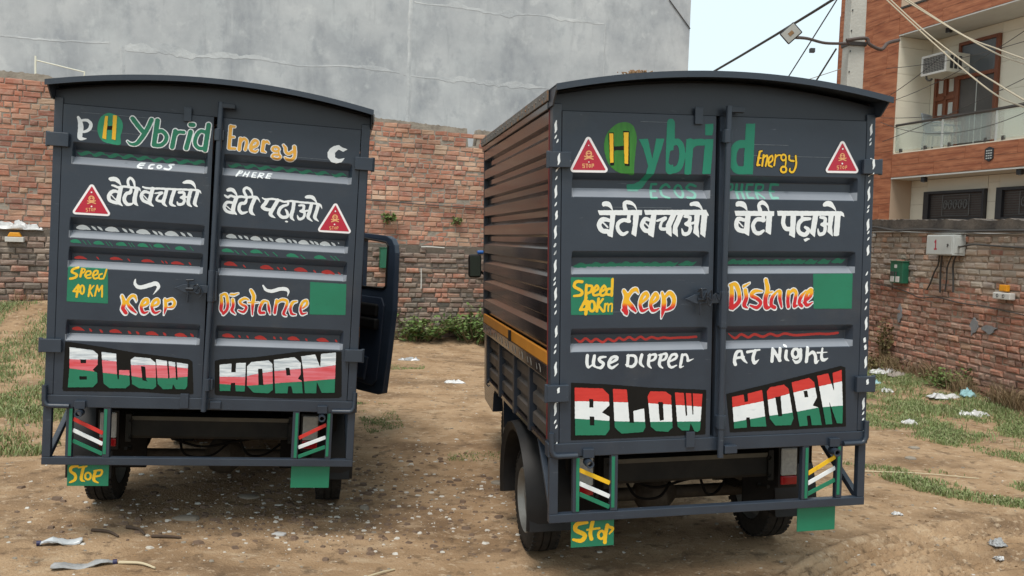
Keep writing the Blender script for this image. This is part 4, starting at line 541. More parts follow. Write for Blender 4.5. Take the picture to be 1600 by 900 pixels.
    for s in (-1,1):
        m=MB(); X=s*.855; m.prism([(-.118,2.565),(.062,2.565),(.062,2.485),(-.03,2.485)],X-.004,X+.004); 
        m.obj('roof_bracket',slate,root,bev=.001)
        m=MB(); m.box(s*.853-.010,s*.853+.010,.064,2.15,2.478,2.560); m.obj('eave_rail',brown,root,bev=.003)
        m=MB(); m.box(s*.868-.004,s*.868+.004,.03,2.15,2.515,2.566); 
        for k in range(24): m.lathe([(0,.006),(s*.004,.005),(s*.004,.0001)],8,(s*.872,.1+k*.088,2.54))
        m.obj('drip_rail',MATS['rusty_rail'],root)
    # side walls: pressed horizontal ribs
    for s in (-1,1):
        prof=[]; z=1.305
        prof.append((0,1.300))
        while z<2.40:
            prof+= [(0,z),(0,z+.026),(1,z+.040),(1,z+.100)]; z+=.1335
            prof.append((0,z-.006))
        prof.append((0,2.478))
        m=MB(); V=[]
        for y in (.066,2.128):
            for d,zz in prof: V.append((s*(.823+.026*d),y,zz))
        n=len(prof); m.v=V; m.f=[(i,i+1,n+i+1,n+i) for i in range(n-1)]; m.m=[0]*len(m.f)
        m.obj('ribbed_side_wall',brown,root)
        MB().box(min(s*.800,s*.850),max(s*.800,s*.850),2.13,2.165,1.17,2.50).obj('corner_post',slate_dark,root,bev=.003)
        MB().box(min(s*.838,s*.852),max(s*.838,s*.852),.065,.075,.87,2.475).obj('edge_strip',edgered,root)
        MB().box(min(s*.835,s*.853),max(s*.835,s*.853),.066,2.128,1.237,1.299).obj('yellow_rail',yrail,root,bev=.002)
        q=MB().box(min(s*.825,s*.856),max(s*.825,s*.856),.066,2.128,1.166,1.235).obj('tray_rail',brown,root,bev=.003)
        m=MB()   # painted leaf motifs along the rail
        for k in range(9):
            y=.18+k*.225
            m.poly([(s*.8572,y,1.183),(s*.8572,y+.02,1.180),(s*.8572,y+.035,1.205),(s*.8572,y+.06,1.222),(s*.8572,y+.03,1.219),(s*.8572,y+.008,1.203)])
            m.poly([(s*.8572,y+.085,1.185),(s*.8572,y+.10,1.183),(s*.8572,y+.12,1.213),(s*.8572,y+.112,1.216)])
        m.obj('rail_motif',MATS['grey_motif'],q)
        # drop sides below
        prof=[(0,.825),(0,.835),(1,.85),(1,.905),(0,.92),(0,.945),(1,.96),(1,1.015),(0,1.03),(0,1.055),(1,1.07),(1,1.125),(0,1.14),(0,1.165)]
        m=MB(); n=len(prof); m.v=[(s*(.800+.022*d),y,zz) for y in (.07,2.06) for d,zz in prof]; m.f=[(i,i+1,n+i+1,n+i) for i in range(n-1)]; m.m=[0]*(n-1)
        ds=m.obj('drop_side',MATS['tray_paint'],root)
        for y in (.075,.53,.98,1.5,2.03):
            MB().box(min(s*.798,s*.842),max(s*.798,s*.842),y,y+.05,.80,1.164).obj('side_post',slate_dark,ds,bev=.003)
        MB().box(min(s*.79,s*.832),max(s*.79,s*.832),.07,2.06,.800,.826).obj('bottom_rail',brown,ds,bev=.003)
        m=MB(); m.tube([(s*.85,1.86,.86),(s*.865,1.86,.845),(s*.87,1.86,.825),(s*.858,1.86,.808),(s*.846,1.86,.818)],.005,6); m.obj('rope_hook',slate_dark,ds,smooth=True)
        MB().box(min(s*.853,s*.868),max(s*.853,s*.868),1.02,1.05,1.235,1.30).obj('side_clip',blackpl,root,bev=.002)
    MB().box(-.80,.80,2.128,2.14,1.17,2.55).obj('front_wall',slate_dark,root)
    MB().box(-.79,.79,.075,2.05,.790,.812).obj('tray_floor',under,root)
    # --- rear bumper frame
    bf=MB().box(-.852,.852,-.004,.036,.466,.509).obj('bumper_frame',slate,root,bev=.003)
    for a,b in ((-.852,-.808),(.810,.852)): MB().box(a,b,-.002,.034,.5095,.7915).obj('bar',slate,bf,bev=.003)
    for k,(a,b) in enumerate(((-.733,-.699),(-.540,-.503),(.492,.530),(.687,.722))):
        MB().box(a,b,.0,.032,.5095,.7915).obj('bar',slate,bf,bev=.003)
        c=.004 if k%2 else .016
        MB().box(a+c,a+c+.016,-.0025,-.001,.518+.01*(k%2),.784).obj('green_stripe',green,bf)
    ST={'A':[(-.699,.724,-.541,.644,redp),(-.699,.661,-.541,.583,whitep),(-.699,.601,-.541,.526,green),(.531,.632,.687,.715,redp),(.531,.576,.687,.640,whitep),(.531,.520,.687,.582,green)],
        'B':[(-.699,.722,-.541,.648,yellow),(-.699,.655,-.541,.580,whitep),(-.699,.602,-.541,.527,green),(.531,.643,.687,.727,yellow),(.531,.591,.687,.668,whitep),(.531,.535,.687,.604,green)]}[T]
    for xa,za,xb,zb2,mt in ST: MB().bar((xa,.012,za),(xb,.012,zb2),.006,.021).obj('slanted_bar',mt,bf,bev=.001)
    for s in (-1,1): MB().bar((s*.828,.03,.505),(s*.80,.44,.79),.03,.03).obj('brace',slate,bf,bev=.003)
    # hanging plates under the bumper
    for s,(a,b,c,d) in zip((-1,1),((-.727,-.510,.335,.467),(.496,.719,.327,.467)) if isA else ((-.730,-.508,.322,.467),(.493,.710,.328,.469))):
        f=MB().box(a,b,.036,.041,c,d-.001+.03).obj('number_flap',green,root,bev=.001)
        if s<0:
            for (t,name,door,y,L) in ART:
                if t==T and name=='flap_lettering': art_mesh('flap_lettering',L,f,lambda x,z:.036,g=1.5)
    # --- underbody
    MB().box(-.478,.472,.30,.44,.545,.685).obj('cross_beam',beamc,root,bev=.02)
    m=MB()
    for s in (-1,1): m.box(s*.472-.016,s*.472+.016,.285,.30,.53,.70); [m.lathe([(-.01,.012),(0,.012)],8,(s*.455,.285,z),axis='y') for z in (.56,.66)]
    m.obj('beam_bracket',beamc,root,bev=.003)
    m=MB()
    for s in (-1,1): m.box(s*.36-.03,s*.36+.03,.45,3.3,.56,.66)
    for y in (.9,1.5,2.1,2.8): m.box(-.36,.36,y,y+.06,.54,.61)
    m.obj('chassis_rails',under,root,bev=.004)
    m=MB(); m.tube([(-.62,.884,.30),(.62,.884,.30)],.04,14); m.lathe([(-.13,.04),(-.09,.1),(-.03,.125),(.04,.12),(.1,.07),(.13,.04)],18,(.02,.884,.30),axis='x'); m.tube([(.02,1.0,.33),(.02,2.4,.42)],.03,10)
    m.obj('rear_axle',MATS['axle_grime'],root,smooth=True)
    for s in (-1,1):
        m=MB()
        for k in range(4):
            L=.52-.1*k; m.tube([(s*.50,.884-L,.47-.018*k),(s*.50,.884-L*.5,.40-.016*k),(s*.50,.884,.375-.012*k),(s*.50,.884+L*.5,.40-.016*k),(s*.50,.884+L,.47-.018*k)],.011,6)
        m.obj('leaf_spring',beamc,root)
        wheel_parts(root,s*.715,.884,s); wheel_parts(root,s*.52,2.50,s)
        # plastic wheel arch
        m=MB(); cy,cz=.90,.33
        A=[RD(a) for a in range(-14,200,12)]; n=len(A); V=[]
        for r,x in ((.385,s*.60),(.385,s*.85),(.435,s*.866),(.445,s*.80),(.445,s*.60)):
            for a in A: V.append((x,cy+math.cos(a)*r*.98,cz+math.sin(a)*r))
        m.v=V; m.f=[(j*n+i,j*n+i+1,((j+1)%5)*n+i+1,((j+1)%5)*n+i) for j in range(5) for i in range(n-1)]; m.m=[0]*len(m.f)
        m.obj('wheel_arch',blackpl,root,smooth=True)
        MB().prism([(.505,.42),(.52,.42),(.47,.255),(.455,.255)],min(s*.60,s*.85),max(s*.60,s*.85)).obj('mud_flap',blackpl,root,bev=.003)
        MB().box(min(s*.40,s*.62),max(s*.40,s*.62),.475,.49,.32,.70).obj('inner_liner',under,root,bev=.01)
        # tail lamp
        lx=s*.588; 
        hsg=MB().box(lx-.058,lx+.058,.31,.36,.475,.715).obj('tail_lamp',blackpl,root,bev=.006)
        MB().box(lx-.047,lx+.047,.296,.312,.548,.703).obj('clear_lens',lens_c,hsg,bev=.008)
        MB().box(lx-.047,lx+.047,.294,.312,.497,.546).obj('red_lens',lens_r,hsg,bev=.006)
        MB().box(lx-.04,lx+.12*s+.04,.34,.40,.60,.78).obj('lamp_mount',under,root)
    MB().box(-.62,-.15,1.35,1.9,.38,.72).obj('shade_block_left',under,root,bev=.04); MB().box(-.42,.42,2.0,3.3,.24,.60).obj('shade_block_front',under,root,bev=.05); MB().box(.2,.62,1.35,1.8,.36,.70).obj('shade_block_right',under,root,bev=.03)  # plain blocks added under tray and cab to deepen the shade there
    MB().box(-.478,.472,.296,.30,.66,.684).obj('beam_lip',MATS['beam_olive_brown'],root,bev=.001)  # paler olive brown strip along the top of the beam
    m=MB()
    for k,P in enumerate(([(-.3,.5,.52),(-.1,.55,.44),(.1,.6,.46),(.35,.55,.52)],[(-.25,.7,.5),(-.2,.6,.38),(-.05,.62,.36),(.05,.7,.42)],[(.15,.5,.5),(.2,.52,.40),(.3,.6,.38),(.42,.7,.45)])): m.tube([tuple(q) for q in _spl(P)],.008,6)
    m.obj('brake_hose',under,root,kind='stuff')
    rgx=random.Random(4 if isA else 8)
    for k in range(5 if isA else 7):   # rolled seams and scratches showing through the paint
        z=[2.425,2.33,2.275,2.01,1.93,1.5,1.09][k]; D,xa,xb=(DL,-.75,-.05) if rgx.random()<.5 else (DR,.05,.78); a=rgx.uniform(xa,(xa+xb)/2); b=rgx.uniform(a+.15,xb)
        MB().box(a,b,-.0008,.0,z,z+.0022).obj('sheet_seam',MATS['scratch'],D)
    MB().box(-.20,.28,.46,.86,.57,.60).obj('spare_carrier',under,root); m=MB().lathe([(-.09,.27),(-.09,.20),(.09,.20),(.09,.27),(.05,.295),(-.05,.295),(-.09,.27)],28,(.0,1.75,.52),axis='z'); m.obj('spare_wheel',rubber,root)
    # --- cab
    prof=[(2.24,.42),(2.24,1.86),(2.28,1.92),(2.5,1.94),(2.90,1.91),(3.08,1.78),(3.34,1.22),(3.46,1.10),(3.50,.95),(3.50,.50),(3.46,.40),(2.90,.40),(2.84,.56),(2.72,.64),(2.50,.67),(2.32,.64),(2.26,.56),(2.24,.42001)]
    m=MB().prism(prof,-.68,.68); m.v=[(x*(1-.07*max(0,(y-2.24)/1.26)),y,z) for x,y,z in m.v]; cab_o=m.obj('cab_body',cabp,root,bev=.03,seg=3)
    m=MB()
    for s in (-1,1):
        X=s*.645; m.prism([(2.36,1.36),(2.40,1.80),(2.84,1.80),(3.14,1.36)],X-.03,X+.03)
    m.obj('side_window',glass,root); MB().prism([(3.02,1.84),(3.05,1.85),(3.33,1.27),(3.30,1.25)],-.56,.56).obj('windscreen',glass,root)
    for s in (-1,1):
        MB().box(s*.46-.12,s*.46+.12,3.47,3.53,.72,.92).obj('headlight',lens_c,root,bev=.03)
        m=MB().tube([(s*.66,2.9,1.5),(s*.80,2.82,1.60)],.010,8); ms=m.obj('mirror_arm',blackpl,root)
        MB().box(s*.822-.052,s*.822+.052,2.78,2.84,1.53,1.72).obj('mirror_housing',blackpl,ms,bev=.02)
        MB().box(s*.822-.042,s*.822+.042,2.776,2.779,1.545,1.705).obj('mirror_glass',MATS['mirror_dull'],ms)
    if not isA: MB().box(-.80,-.745,2.80,2.86,1.72,1.75).obj('blue_cap',MATS['blue_plastic'],root,bev=.012)
    if isA:
        # passenger door swung open; local x runs from the hinge to the free edge
        dr=bpy.data.objects.new('open_door',None); COL.objects.link(dr); dr.parent=root; dr.location=(.68,3.20,0); dr.rotation_euler=(0,0,-math.pi/2+.62)
        # door outline with window hole: local x (0..0.93), z, thickness along y (inner face at -y side)
        o=[(0,.55),(.06,.45),(.48,.425),(.78,.43),(.85,.45),(.885,.75),(.93,1.2),(.915,1.72),(.90,1.79),(.86,1.845),(.80,1.868),(.40,1.885),(.20,1.83),(.04,1.45),(0,1.38)]
        wn=[(.46,1.39),(.79,1.395),(.82,1.42),(.82,1.78),(.79,1.81),(.47,1.835),(.45,1.81)]
        pl=[[Vector((a,b,0)) for a,b in o],[Vector((a,b,0)) for a,b in wn]]; tr=tessellate_polygon(pl); fl=o+wn
        m=MB(); a=len(fl)
        m.v=[(x,-.030,z) for x,z in fl]+[(x,.030,z) for x,z in fl]
        m.f=[tuple(t) for t in tr]+[tuple(a+i for i in reversed(t)) for t in tr]
        for base,l in ((0,o),(len(o),wn)):
            n=len(l)
            for i in range(n): m.f.append((base+i,base+(i+1)%n,a+base+(i+1)%n,a+base+i))
        m.m=[0]*len(m.f); m.obj('door_shell',cabp,dr,bev=.008)
        def rim(pts,w,y): 
            q=MB(); q.tube([(x,y,z) for x,z in pts+[pts[0]]],w,8,False); return q
        rim(wn,.009,-.034).obj('window_seal',blackpl,dr,smooth=True)
        MB().prism([(.10,.52),(.70,.50),(.77,.56),(.82,1.24),(.78,1.31),(.10,1.31)],-.046,-.030,axis='y').obj('inner_panel',MATS['door_trim'],dr,bev=.012,seg=3)
        MB().box(.30,.78,-.105,-.045,1.02,1.12).obj('armrest',blackpl,dr,bev=.02,seg=3)
        MB().box(.40,.76,-.085,-.045,1.13,1.25).obj('door_handle',blackpl,dr,bev=.025,seg=3)
        m=MB(); m.prism([(.22,.56),(.62,.54),(.66,.76),(.24,.78)],-.075,-.045,axis='y'); m.obj('door_pocket',MATS['door_trim'],dr,bev=.02,seg=3)
        m=MB().box(.645,.672,2.34,3.05,.50,1.80); m.obj('doorway_dark_panel',under,root)  # solid dark panel, colour standing in for the shaded inside of the doorway
    return root
mat('beam_olive_brown',(.10,.085,.06),.8,noise_s=8,noise_a=.5,col2=(.05,.043,.033)); mat('scratch',(.06,.075,.095),.5,noise_s=25,noise_a=.3,col2=(.15,.17,.19))
rr=mat('rusty_rail',(.10,.095,.09),.6,noise_s=16,noise_a=.3,col2=(.16,.14,.12)); wear(rr,(.30,.13,.03),22,.56,.66,(1,1,1),.8)
mat('grey_motif',(.36,.34,.31),.6,noise_s=30,noise_a=.4,col2=(.15,.13,.12)); mat('tray_paint',(.050,.042,.038),.35,noise_s=3,noise_a=.5,col2=(.085,.07,.06),bump=.15,bump_s=20,r2=.55); wear(MATS['tray_paint'],(.15,.12,.09),10,.6,.72,(1,.5,1),.6)
mat('axle_grime',(.022,.018,.015),.7,spec=.2,noise_s=14,noise_a=.5,col2=(.075,.06,.045)); mat('mirror_dull',(.10,.12,.10),.12,.6)
mat('blue_plastic',(.02,.12,.42),.4); mat('door_trim',(.020,.030,.052),.45,noise_s=4,noise_a=.5,col2=(.026,.037,.062),bump=.15,bump_s=120)
A=build_truck('A','dark slate box truck on the left, its cab door hanging open beside the brick wall',(-1.7659,4.7216,-.0084),(.0011,.0292,.2045))
B=build_truck('B','dark slate box truck on the right, white dashes on its posts, ribbed brown side visible',(1.0691,4.1539,-.0036),(.0033,-.0292,.1880))
A['group']=B['group']='painted delivery trucks parked in the yard'
# straw and dirt lying on the right truck's roof edge
m=MB(); rg=random.Random(2)
Rm=(Matrix.Translation((1.0691,4.1539,-.0036))@Euler((.0033,-.0292,.1880)).to_matrix().to_4x4())
for k in range(110):
    x=-.47+rg.gauss(0,.03); y=-.07+rg.gauss(0,.03); z=roof_z(x)+.004+abs(rg.gauss(0,.006)); p=Rm@Vector((x,y,z)); a=rg.uniform(0,6.3); L=rg.uniform(.006,.022)
    m.bar(p,p+Vector((math.cos(a)*L,math.sin(a)*L*.6,rg.uniform(-.003,.007))),.004,.004)
mat('straw',(.36,.22,.11),.9,noise_s=30,noise_a=.5,col2=(.22,.12,.06))
tag(m.obj('dirt_clump',MATS['straw'],None),'small clump of straw and dry dirt lying on the roof edge of the right truck','dirt')
# ------------------------------------------------------------------ ground
def sst(t): t=min(1,max(0,t)); return t*t*(3-2*t)
TR=[(-1.7659,4.7216,.2045,.0292,.0011,-.0084),(1.0691,4.1539,.1880,-.0292,.0033,-.0036)]
BW0=Vector((-7.2,12.3,0)); BD=Vector((.9331,.3596,0)); BN=Vector((-.3596,.9331,0))
RW0=Vector((5.8,13.0,0)); RWd=Vector((.0916,-.9958,0)); RN=Vector((.9958,.0916,0))
TRK=[([(1.55,4.2),(1.95,4.62),(2.45,5.02),(2.95,5.33),(3.6,5.55),(4.6,5.75),(6.0,5.9)],.17),([(2.05,4.35),(2.6,4.75),(3.2,4.93),(4.2,5.0),(6,5.0)],.16)]
def _seg(p,L):
    best=(9,0,0); acc=0
    for a,b in zip(L[:-1],L[1:]):
        dx,dy=b[0]-a[0],b[1]-a[1]; ll=dx*dx+dy*dy; t=max(0,min(1,((p[0]-a[0])*dx+(p[1]-a[1])*dy)/ll)); l=math.sqrt(ll)
        d=math.hypot(p[0]-a[0]-t*dx,p[1]-a[1]-t*dy); sg=1 if (dx*(p[1]-a[1])-dy*(p[0]-a[0]))>0 else -1
        if d<best[0]: best=(d,acc+t*l,sg)
        acc+=l
    return best
def gh(x,y,fine=True):
    z=noise.noise(Vector((x*.5,y*.5,0)))*.03+noise.noise(Vector((x*2.1,y*2.1,3)))*.014
    if fine:
        z+=noise.noise(Vector((x*7,y*7,5)))*.008+noise.noise(Vector((x*19,y*19,8)))*.0035
    tw=0
    for (tx,ty,yw,rl,pt,z0) in TR:
        dx,dy=x-tx,y-ty; lx=dx*math.cos(yw)+dy*math.sin(yw); ly=-dx*math.sin(yw)+dy*math.cos(yw)
        ex=max(abs(lx)-1.0,0,-(ly+.2),ly-3.6); w=sst(1-ex/1.0)
        if w>0: z=z*(1-.85*w)+w*(-math.sin(rl)*max(-1.1,min(1.1,lx))+pt*ly+z0-.002)
    s=(x-BW0.x)*BD.x+(y-BW0.y)*BD.y; t=-((x-BW0.x)*BN.x+(y-BW0.y)*BN.y)
    z+=.66*sst((5.0-s)/5.0)*sst(1-t/3.2) if t>-1 else .66*sst((5.0-s)/5.0)
    z+=.16*sst(1-t/1.0)*sst((s+1)/3)*(1 if t>-.5 else 0)*(.6+.6*noise.noise(Vector((s*1.3,0,0))))
    if x<5.9:
        t2=-((x-RW0.x)*RN.x+(y-RW0.y)*RN.y); z+=.10*sst(1-t2/.8)
    if fine and x>1.2 and y<6.3:
        for L,w in TRK:
            d,a,sg=_seg((x,y),L)
            if d<w*1.4:
                e=d/w
                z+=-.034*sst(1.25-e)+ (.020*math.exp(-((e-1.15)/.2)**2)) + ((.013*math.cos(d*2*math.pi/.066)+.008*(1 if math.sin((a+abs(d)*.9)*2*math.pi/.09)>0 else 0))*sst((1.1-e)*4) if e<1.1 else 0)
    return z
def ax(parts):
    out=[]
    for a,b,st in parts: out+=list(np.arange(a,b,st))
    return out
xs=ax([(-600,-60,90),(-60,-14,6),(-14,-4.6,.22),(-4.6,1.4,.045),(1.4,4.1,.0125),(4.1,7,.06),(7,16,.6),(16,60,6),(60,601,90)])
ys=ax([(-300,-20,50),(-20,2,2.5),(2,4.1,.15),(4.1,5.9,.0135),(5.9,6.2,.03),(6.2,10,.05),(10,16,.11),(16,30,1),(30,60,6),(60,1200,120)])
nx=len(xs); V=[(x,y,gh(x,y,(-14<x<16 and 2<y<18))) for y in ys for x in xs]
F=[(j*nx+i,j*nx+i+1,(j+1)*nx+i+1,(j+1)*nx+i) for j in range(len(ys)-1) for i in range(nx-1)]
gm=MB(); gm.v=V; gm.f=F; gm.m=[0]*len(F)
dirt=mat('dry_dirt',(.25,.158,.088),.95,noise_s=2.3,noise_a=.34,col2=(.40,.275,.168),bump=1,bump_s=70,spec=.15,detail=9)
wear(dirt,(.14,.088,.052),.8,.49,.64,(1,1.6,1),.8); wear(dirt,(.44,.33,.22),3.1,.56,.68,(1,2,1),.7); wear(dirt,(.10,.066,.042),9,.54,.66,(1,1,1),.75); wear(dirt,(.48,.37,.26),17,.57,.68,(1,1,1),.7); wear(dirt,(.60,.54,.46),48,.66,.70,(1,1,1),.8); wear(dirt,(.07,.05,.035),60,.62,.68,(1,1,1),.7)
ground=gm.obj('ground',dirt,None,fix=False,smooth=True,kind='structure')
mort_r=mat('earthy_mortar',(.24,.185,.145),.95,noise_s=4,noise_a=.5,col2=(.35,.28,.22),bump=.8,bump_s=30)
# ------------------------------------------------------------------ brick walls
def brick_mesh(L,H,D,rg,ch=.006,jj=1.):
    """chamfered block, front face at y~0"""
    j=lambda a:rg.uniform(-a,a)*jj
    out=[(j(.004),D,j(.003)),(L+j(.004),D,j(.003)),(L+j(.004),D,H+j(.003)),(j(.004),D,H+j(.003))]
    mid=[(j(.005),ch+j(.003),j(.004)),(L+j(.005),ch+j(.003),j(.004)),(L+j(.005),ch+j(.003),H+j(.004)),(j(.005),ch+j(.003),H+j(.004))]
    c=ch*1.3; inn=[(c+abs(j(.005)),j(.003),c+abs(j(.004))),(L-c-abs(j(.005)),j(.003),c+abs(j(.004))),(L-c-abs(j(.005)),j(.003),H-c-abs(j(.004))),(c+abs(j(.005)),j(.003),H-c-abs(j(.004)))]
    V=out+mid+inn; F=[]
    for a in (0,4):
        for i in range(4):
            k=(i+1)%4; F.append((a+i,a+k,a+4+k,a+4+i))
    F.append((8,9,10,11)); return V,F
def brick_wall(root,s0,s1,zlo,ztop,mats,seen,near,seed,course=.083,keep=300,jit=.006,ragged=0,skip=lambda s,z:False,y=0.,ch=.006,jj=1.):
    """mats: list of (z limit, material index picker); seen(s,z) -> in the photo; near(s) -> sort key"""
    rg=random.Random(seed); H=course-.011; Ls=(.222,.105); pool={}
    for L in Ls: pool[L]=[brick_mesh(L,H,.055,rg,ch,jj) for _ in range(8)]
    items=[]; k=0; z=zlo
    while z<4.6:
        s=s0+rg.uniform(0,.2); head=(k%3==1)
        while s<s1:
            L=Ls[1] if (rg.random()<(.85 if head else .12)) else Ls[0]
            if z+H<=ztop(s+L/2)-(rg.uniform(0,ragged) if ragged else 0) and not skip(s+L/2,z+H/2) and s+L<s1+.02:
                items.append((s,z,L,rg.randrange(8),rg.uniform(-jit,jit),rg.uniform(-.010,.010),mats(z,rg)))
            s+=L+.011
        z+=course; k+=1
    vis=[i for i in items if seen(i[0]+i[2]/2,i[1])]; vis.sort(key=near); pick=vis[:keep]; ps=set(map(id,pick))
    cache={}
    for it in pick:
        s,z,L,v,dy,rt,mt=it; key=(L,v,mt.name)
        if key not in cache:
            me=bpy.data.meshes.new('brick'); me.from_pydata(pool[L][v][0],[],pool[L][v][1]); me.materials.append(mt); b=bmesh.new(); b.from_mesh(me); bmesh.ops.recalc_face_normals(b,faces=b.faces); b.to_mesh(me); b.free(); cache[key]=me
        o=bpy.data.objects.new('brick',cache[key]); COL.objects.link(o); o.parent=root; o.location=(s,y+dy,z+noise.noise(Vector((s*.7,z*3,seed)))*.012); o.rotation_euler=(0,rt*1.2,rt)
    rest={}
    for it in items:
        if id(it) not in ps: rest.setdefault(it[6].name,[]).append(it)
    for mn,its in rest.items():
        V=[];F=[];R=[]
        for s,z,L,v,dy,rt,mt in its:
            pv,pf=pool[L][v]; a=len(V); c,sn=math.cos(rt),math.sin(rt); zz=z+noise.noise(Vector((s*.7,z*3,seed)))*.012
            V+=[(s+p[0]*c-p[2]*sn*.6,y+dy+p[1],zz+p[2]+p[0]*sn*.6) for p in pv]; F+=[tuple(a+i for i in f) for f in pf]; R+=[rg.random()]*len(pf)
        m=MB(); m.v=V; m.f=F; m.m=[0]*len(F); o=m.obj('brick_courses',MATSB[mn],root,kind='stuff')
        at=o.data.attributes.new('rnd','FLOAT','FACE'); at.data.foreach_set('value',R)
MATSB={m.name:m for m in (BR_new,BR_old,BR_grey,BR_red2)}
def frame_rot(d): return (0,0,math.atan2(d.y,d.x))
def rough_slab(x0,x1,y0,y1,z0,ztopf,step=.12,seed=0):
    """wall core with an uneven top edge"""
    rg=random.Random(seed); m=MB(); n=int((x1-x0)/step); P=[(x0+(x1-x0)*i/n) for i in range(n+1)]
    T=[ztopf(x)+rg.uniform(-.012,.008) for x in P]
    a=0; m.v=[(x,y,z) for y in (y0,y1) for x,t in zip(P,T) for z in (z0,t)]; N=2*(n+1)
    for i in range(n):
        b=2*i; m.f+=[(b,b+2,b+3,b+1),(N+b,N+b+1,N+b+3,N+b+2),(b+1,b+3,N+b+3,N+b+1)]
    m.f+=[(0,1,N+1,N),(2*n,N+2*n,N+2*n+1,2*n+1)]; m.m=[0]*len(m.f); return m
upw=thing('brick_wall','tall newer red brick wall rising behind the trucks, with a notch in its top edge','wall',BW0,frame_rot(BD))
def ut(s):
    if s<.26: t=4.07
    elif s<6.79: t=4.04-(s-.26)*.037
    elif s<6.96: t=3.50
    else: t=3.80-(s-7)*.02
    return t
core=rough_slab(-4,14,.010,.23,.3,lambda s:ut(s)-.01,.03).obj('mortar_core',mort,upw)
# seen strips: left of the left truck and between the two trucks
seenB=lambda s,z:(-.5<s<.40) or (5.0<s<7.25)
brick_wall(upw,-4,14,1.72,ut,lambda z,r:BR_new,seenB,lambda i:(abs(i[0]-6)>1.4,i[0]),11,keep=300,jit=.010,ragged=.07,jj=1.3)
low=thing('brick_wall','low weathered grey brown brick wall standing along the foot of the tall red one','wall',BW0-BN*.10,frame_rot(BD))
lt=lambda s:1.74-.008*s+noise.noise(Vector((s*1.5,1,0)))*.04
rough_slab(-4,14,.020,.105,-.3,lambda s:lt(s)+.02,.05).obj('mortar_core',mort_d,low)
brick_wall(low,-4,14,-.05,lt,lambda z,r:BR_old if (z>1.25 or r.random()<.74) else BR_red2,lambda s,z:seenB(s,z) and z>.1,lambda i:(0,i[0]),12,keep=300,jit=.018,course=.086,ch=.012,jj=1.8,ragged=.05)
rw=thing('brick_wall','right hand yard wall of worn red brick under a stained plaster top, with cables and meter boxes fixed to it','wall',RW0,frame_rot(RWd))
rt=lambda s:2.20-.02*s
rough_slab(-4.3,7,.022,.24,-.3,lambda s:2.25-.02*s,.06).obj('mortar_core',mort_r,rw)
brick_wall(rw,-4.3,7,-.06,rt,lambda z,r:(BR_grey if z>1.44 or (z>1.3 and r.random()<.5) else BR_red2) if r.random()<.93 else BR_new,lambda s,z:-.5<s<3.5,lambda i:-i[0],13,keep=300,jit=.016,ch=.012,jj=1.8)
cp=rough_slab(-4.3,7,-.018,.25,2.17,lambda s:2.365-.025*s+noise.noise(Vector((s*3,7,0)))*.025,.05,3).obj('plaster_coping',coping,rw)
m=MB(); rg=random.Random(5)
for k in range(7):
    s=rg.uniform(-.3,3.2); z=rg.uniform(.7,1.25); n=12
    if k==0: s,z=2.28,.92
    if k==1: s,z=2.58,.91
    if k==2: s,z=.55,.95
    if k>2: continue
    P=[(s+math.cos(2*math.pi*i/n)*rg.uniform(.06,.13)*(1.2 if k==1 else .8),-.012,z+math.sin(2*math.pi*i/n)*rg.uniform(.05,.12)*(.6 if k==1 else 1.3)) for i in range(n)]
    m.poly(P); 
    for i in range(n): m.poly([P[i],P[(i+1)%n],(P[(i+1)%n][0],.02,P[(i+1)%n][2]),(P[i][0],.02,P[i][2])])
mat('grey_cement',(.25,.25,.26),.9,noise_s=8,noise_a=.5,col2=(.18,.17,.17),bump=.5,bump_s=20)
m.obj('cement_patch',MATS['grey_cement'],rw)
# ------------------------------------------------------------------ things fixed to the right wall (local frame of the wall)
RM=Matrix.Translation(RW0)@Euler(frame_rot(RWd)).to_matrix().to_4x4()
BM=Matrix.Translation(BW0)@Euler(frame_rot(BD)).to_matrix().to_4x4()
def on(M,x,y,z): return M@Vector((x,y,z))
def wall_thing(M,d,name,label,cat,x,y,z,group=None): return thing(name,label,cat,on(M,x,y,z),frame_rot(d),group)
mat('grey_enamel',(.50,.51,.49),.4,noise_s=4,noise_a=.5,col2=(.42,.43,.41)); mat('green_enamel',(.012,.13,.07),.4,noise_s=6,noise_a=.5,col2=(.02,.10,.06)); mat('dark_cable',(.05,.045,.042),.6); mat('pale_conduit',(.38,.36,.33),.6); mat('white_plastic',(.62,.61,.58),.5,noise_s=10,noise_a=.5,col2=(.5,.48,.45)); mat('yellow_plastic',(.72,.30,.012),.5)
t=wall_thing(RM,RWd,'electric_box','grey metal switch box with a red number 1, mounted under the wall cables','electric box',1.42,-.18,1.835)
MB().box(0,.59,0,.18,0,.275).obj('cabinet',MATS['grey_enamel'],t,bev=.008)
dr=MB().box(.012,.578,-.012,.0,.012,.263).obj('cabinet_door',MATS['grey_enamel'],t,bev=.005)
MB().box(.591,.597,.03,.15,.03,.245).obj('end_plate',MATS['grey_enamel'],t,bev=.008)
MB().lathe([(-.022,.014),(-.022,.012),(-.012,.016)],12,(.50,0,.14),axis='y').tube([(.50,-.022,.14),(.50,-.022,.11)],.006,6).obj('lock',MATS['dark_cable'],dr)
PM['num']=mat('red_print',(.38,.012,.04),.4)
art_mesh('number',["num:l22 -20,38 0,60|l24 2,58 2,-58|l18 -26,-58 28,-58"],dr,lambda x,z:-.012).location=(.225,0,.14)
t=wall_thing(RM,RWd,'meter_box','green metal meter box with two pale meters, left of the grey switch box','meter box',.38,-.10,1.40)
MB().box(0,.34,0,.10,0,.32).obj('case',MATS['green_enamel'],t,bev=.006); MB().box(-.01,.35,-.012,.10,.32,.332).obj('lid',MATS['green_enamel'],t,bev=.003)
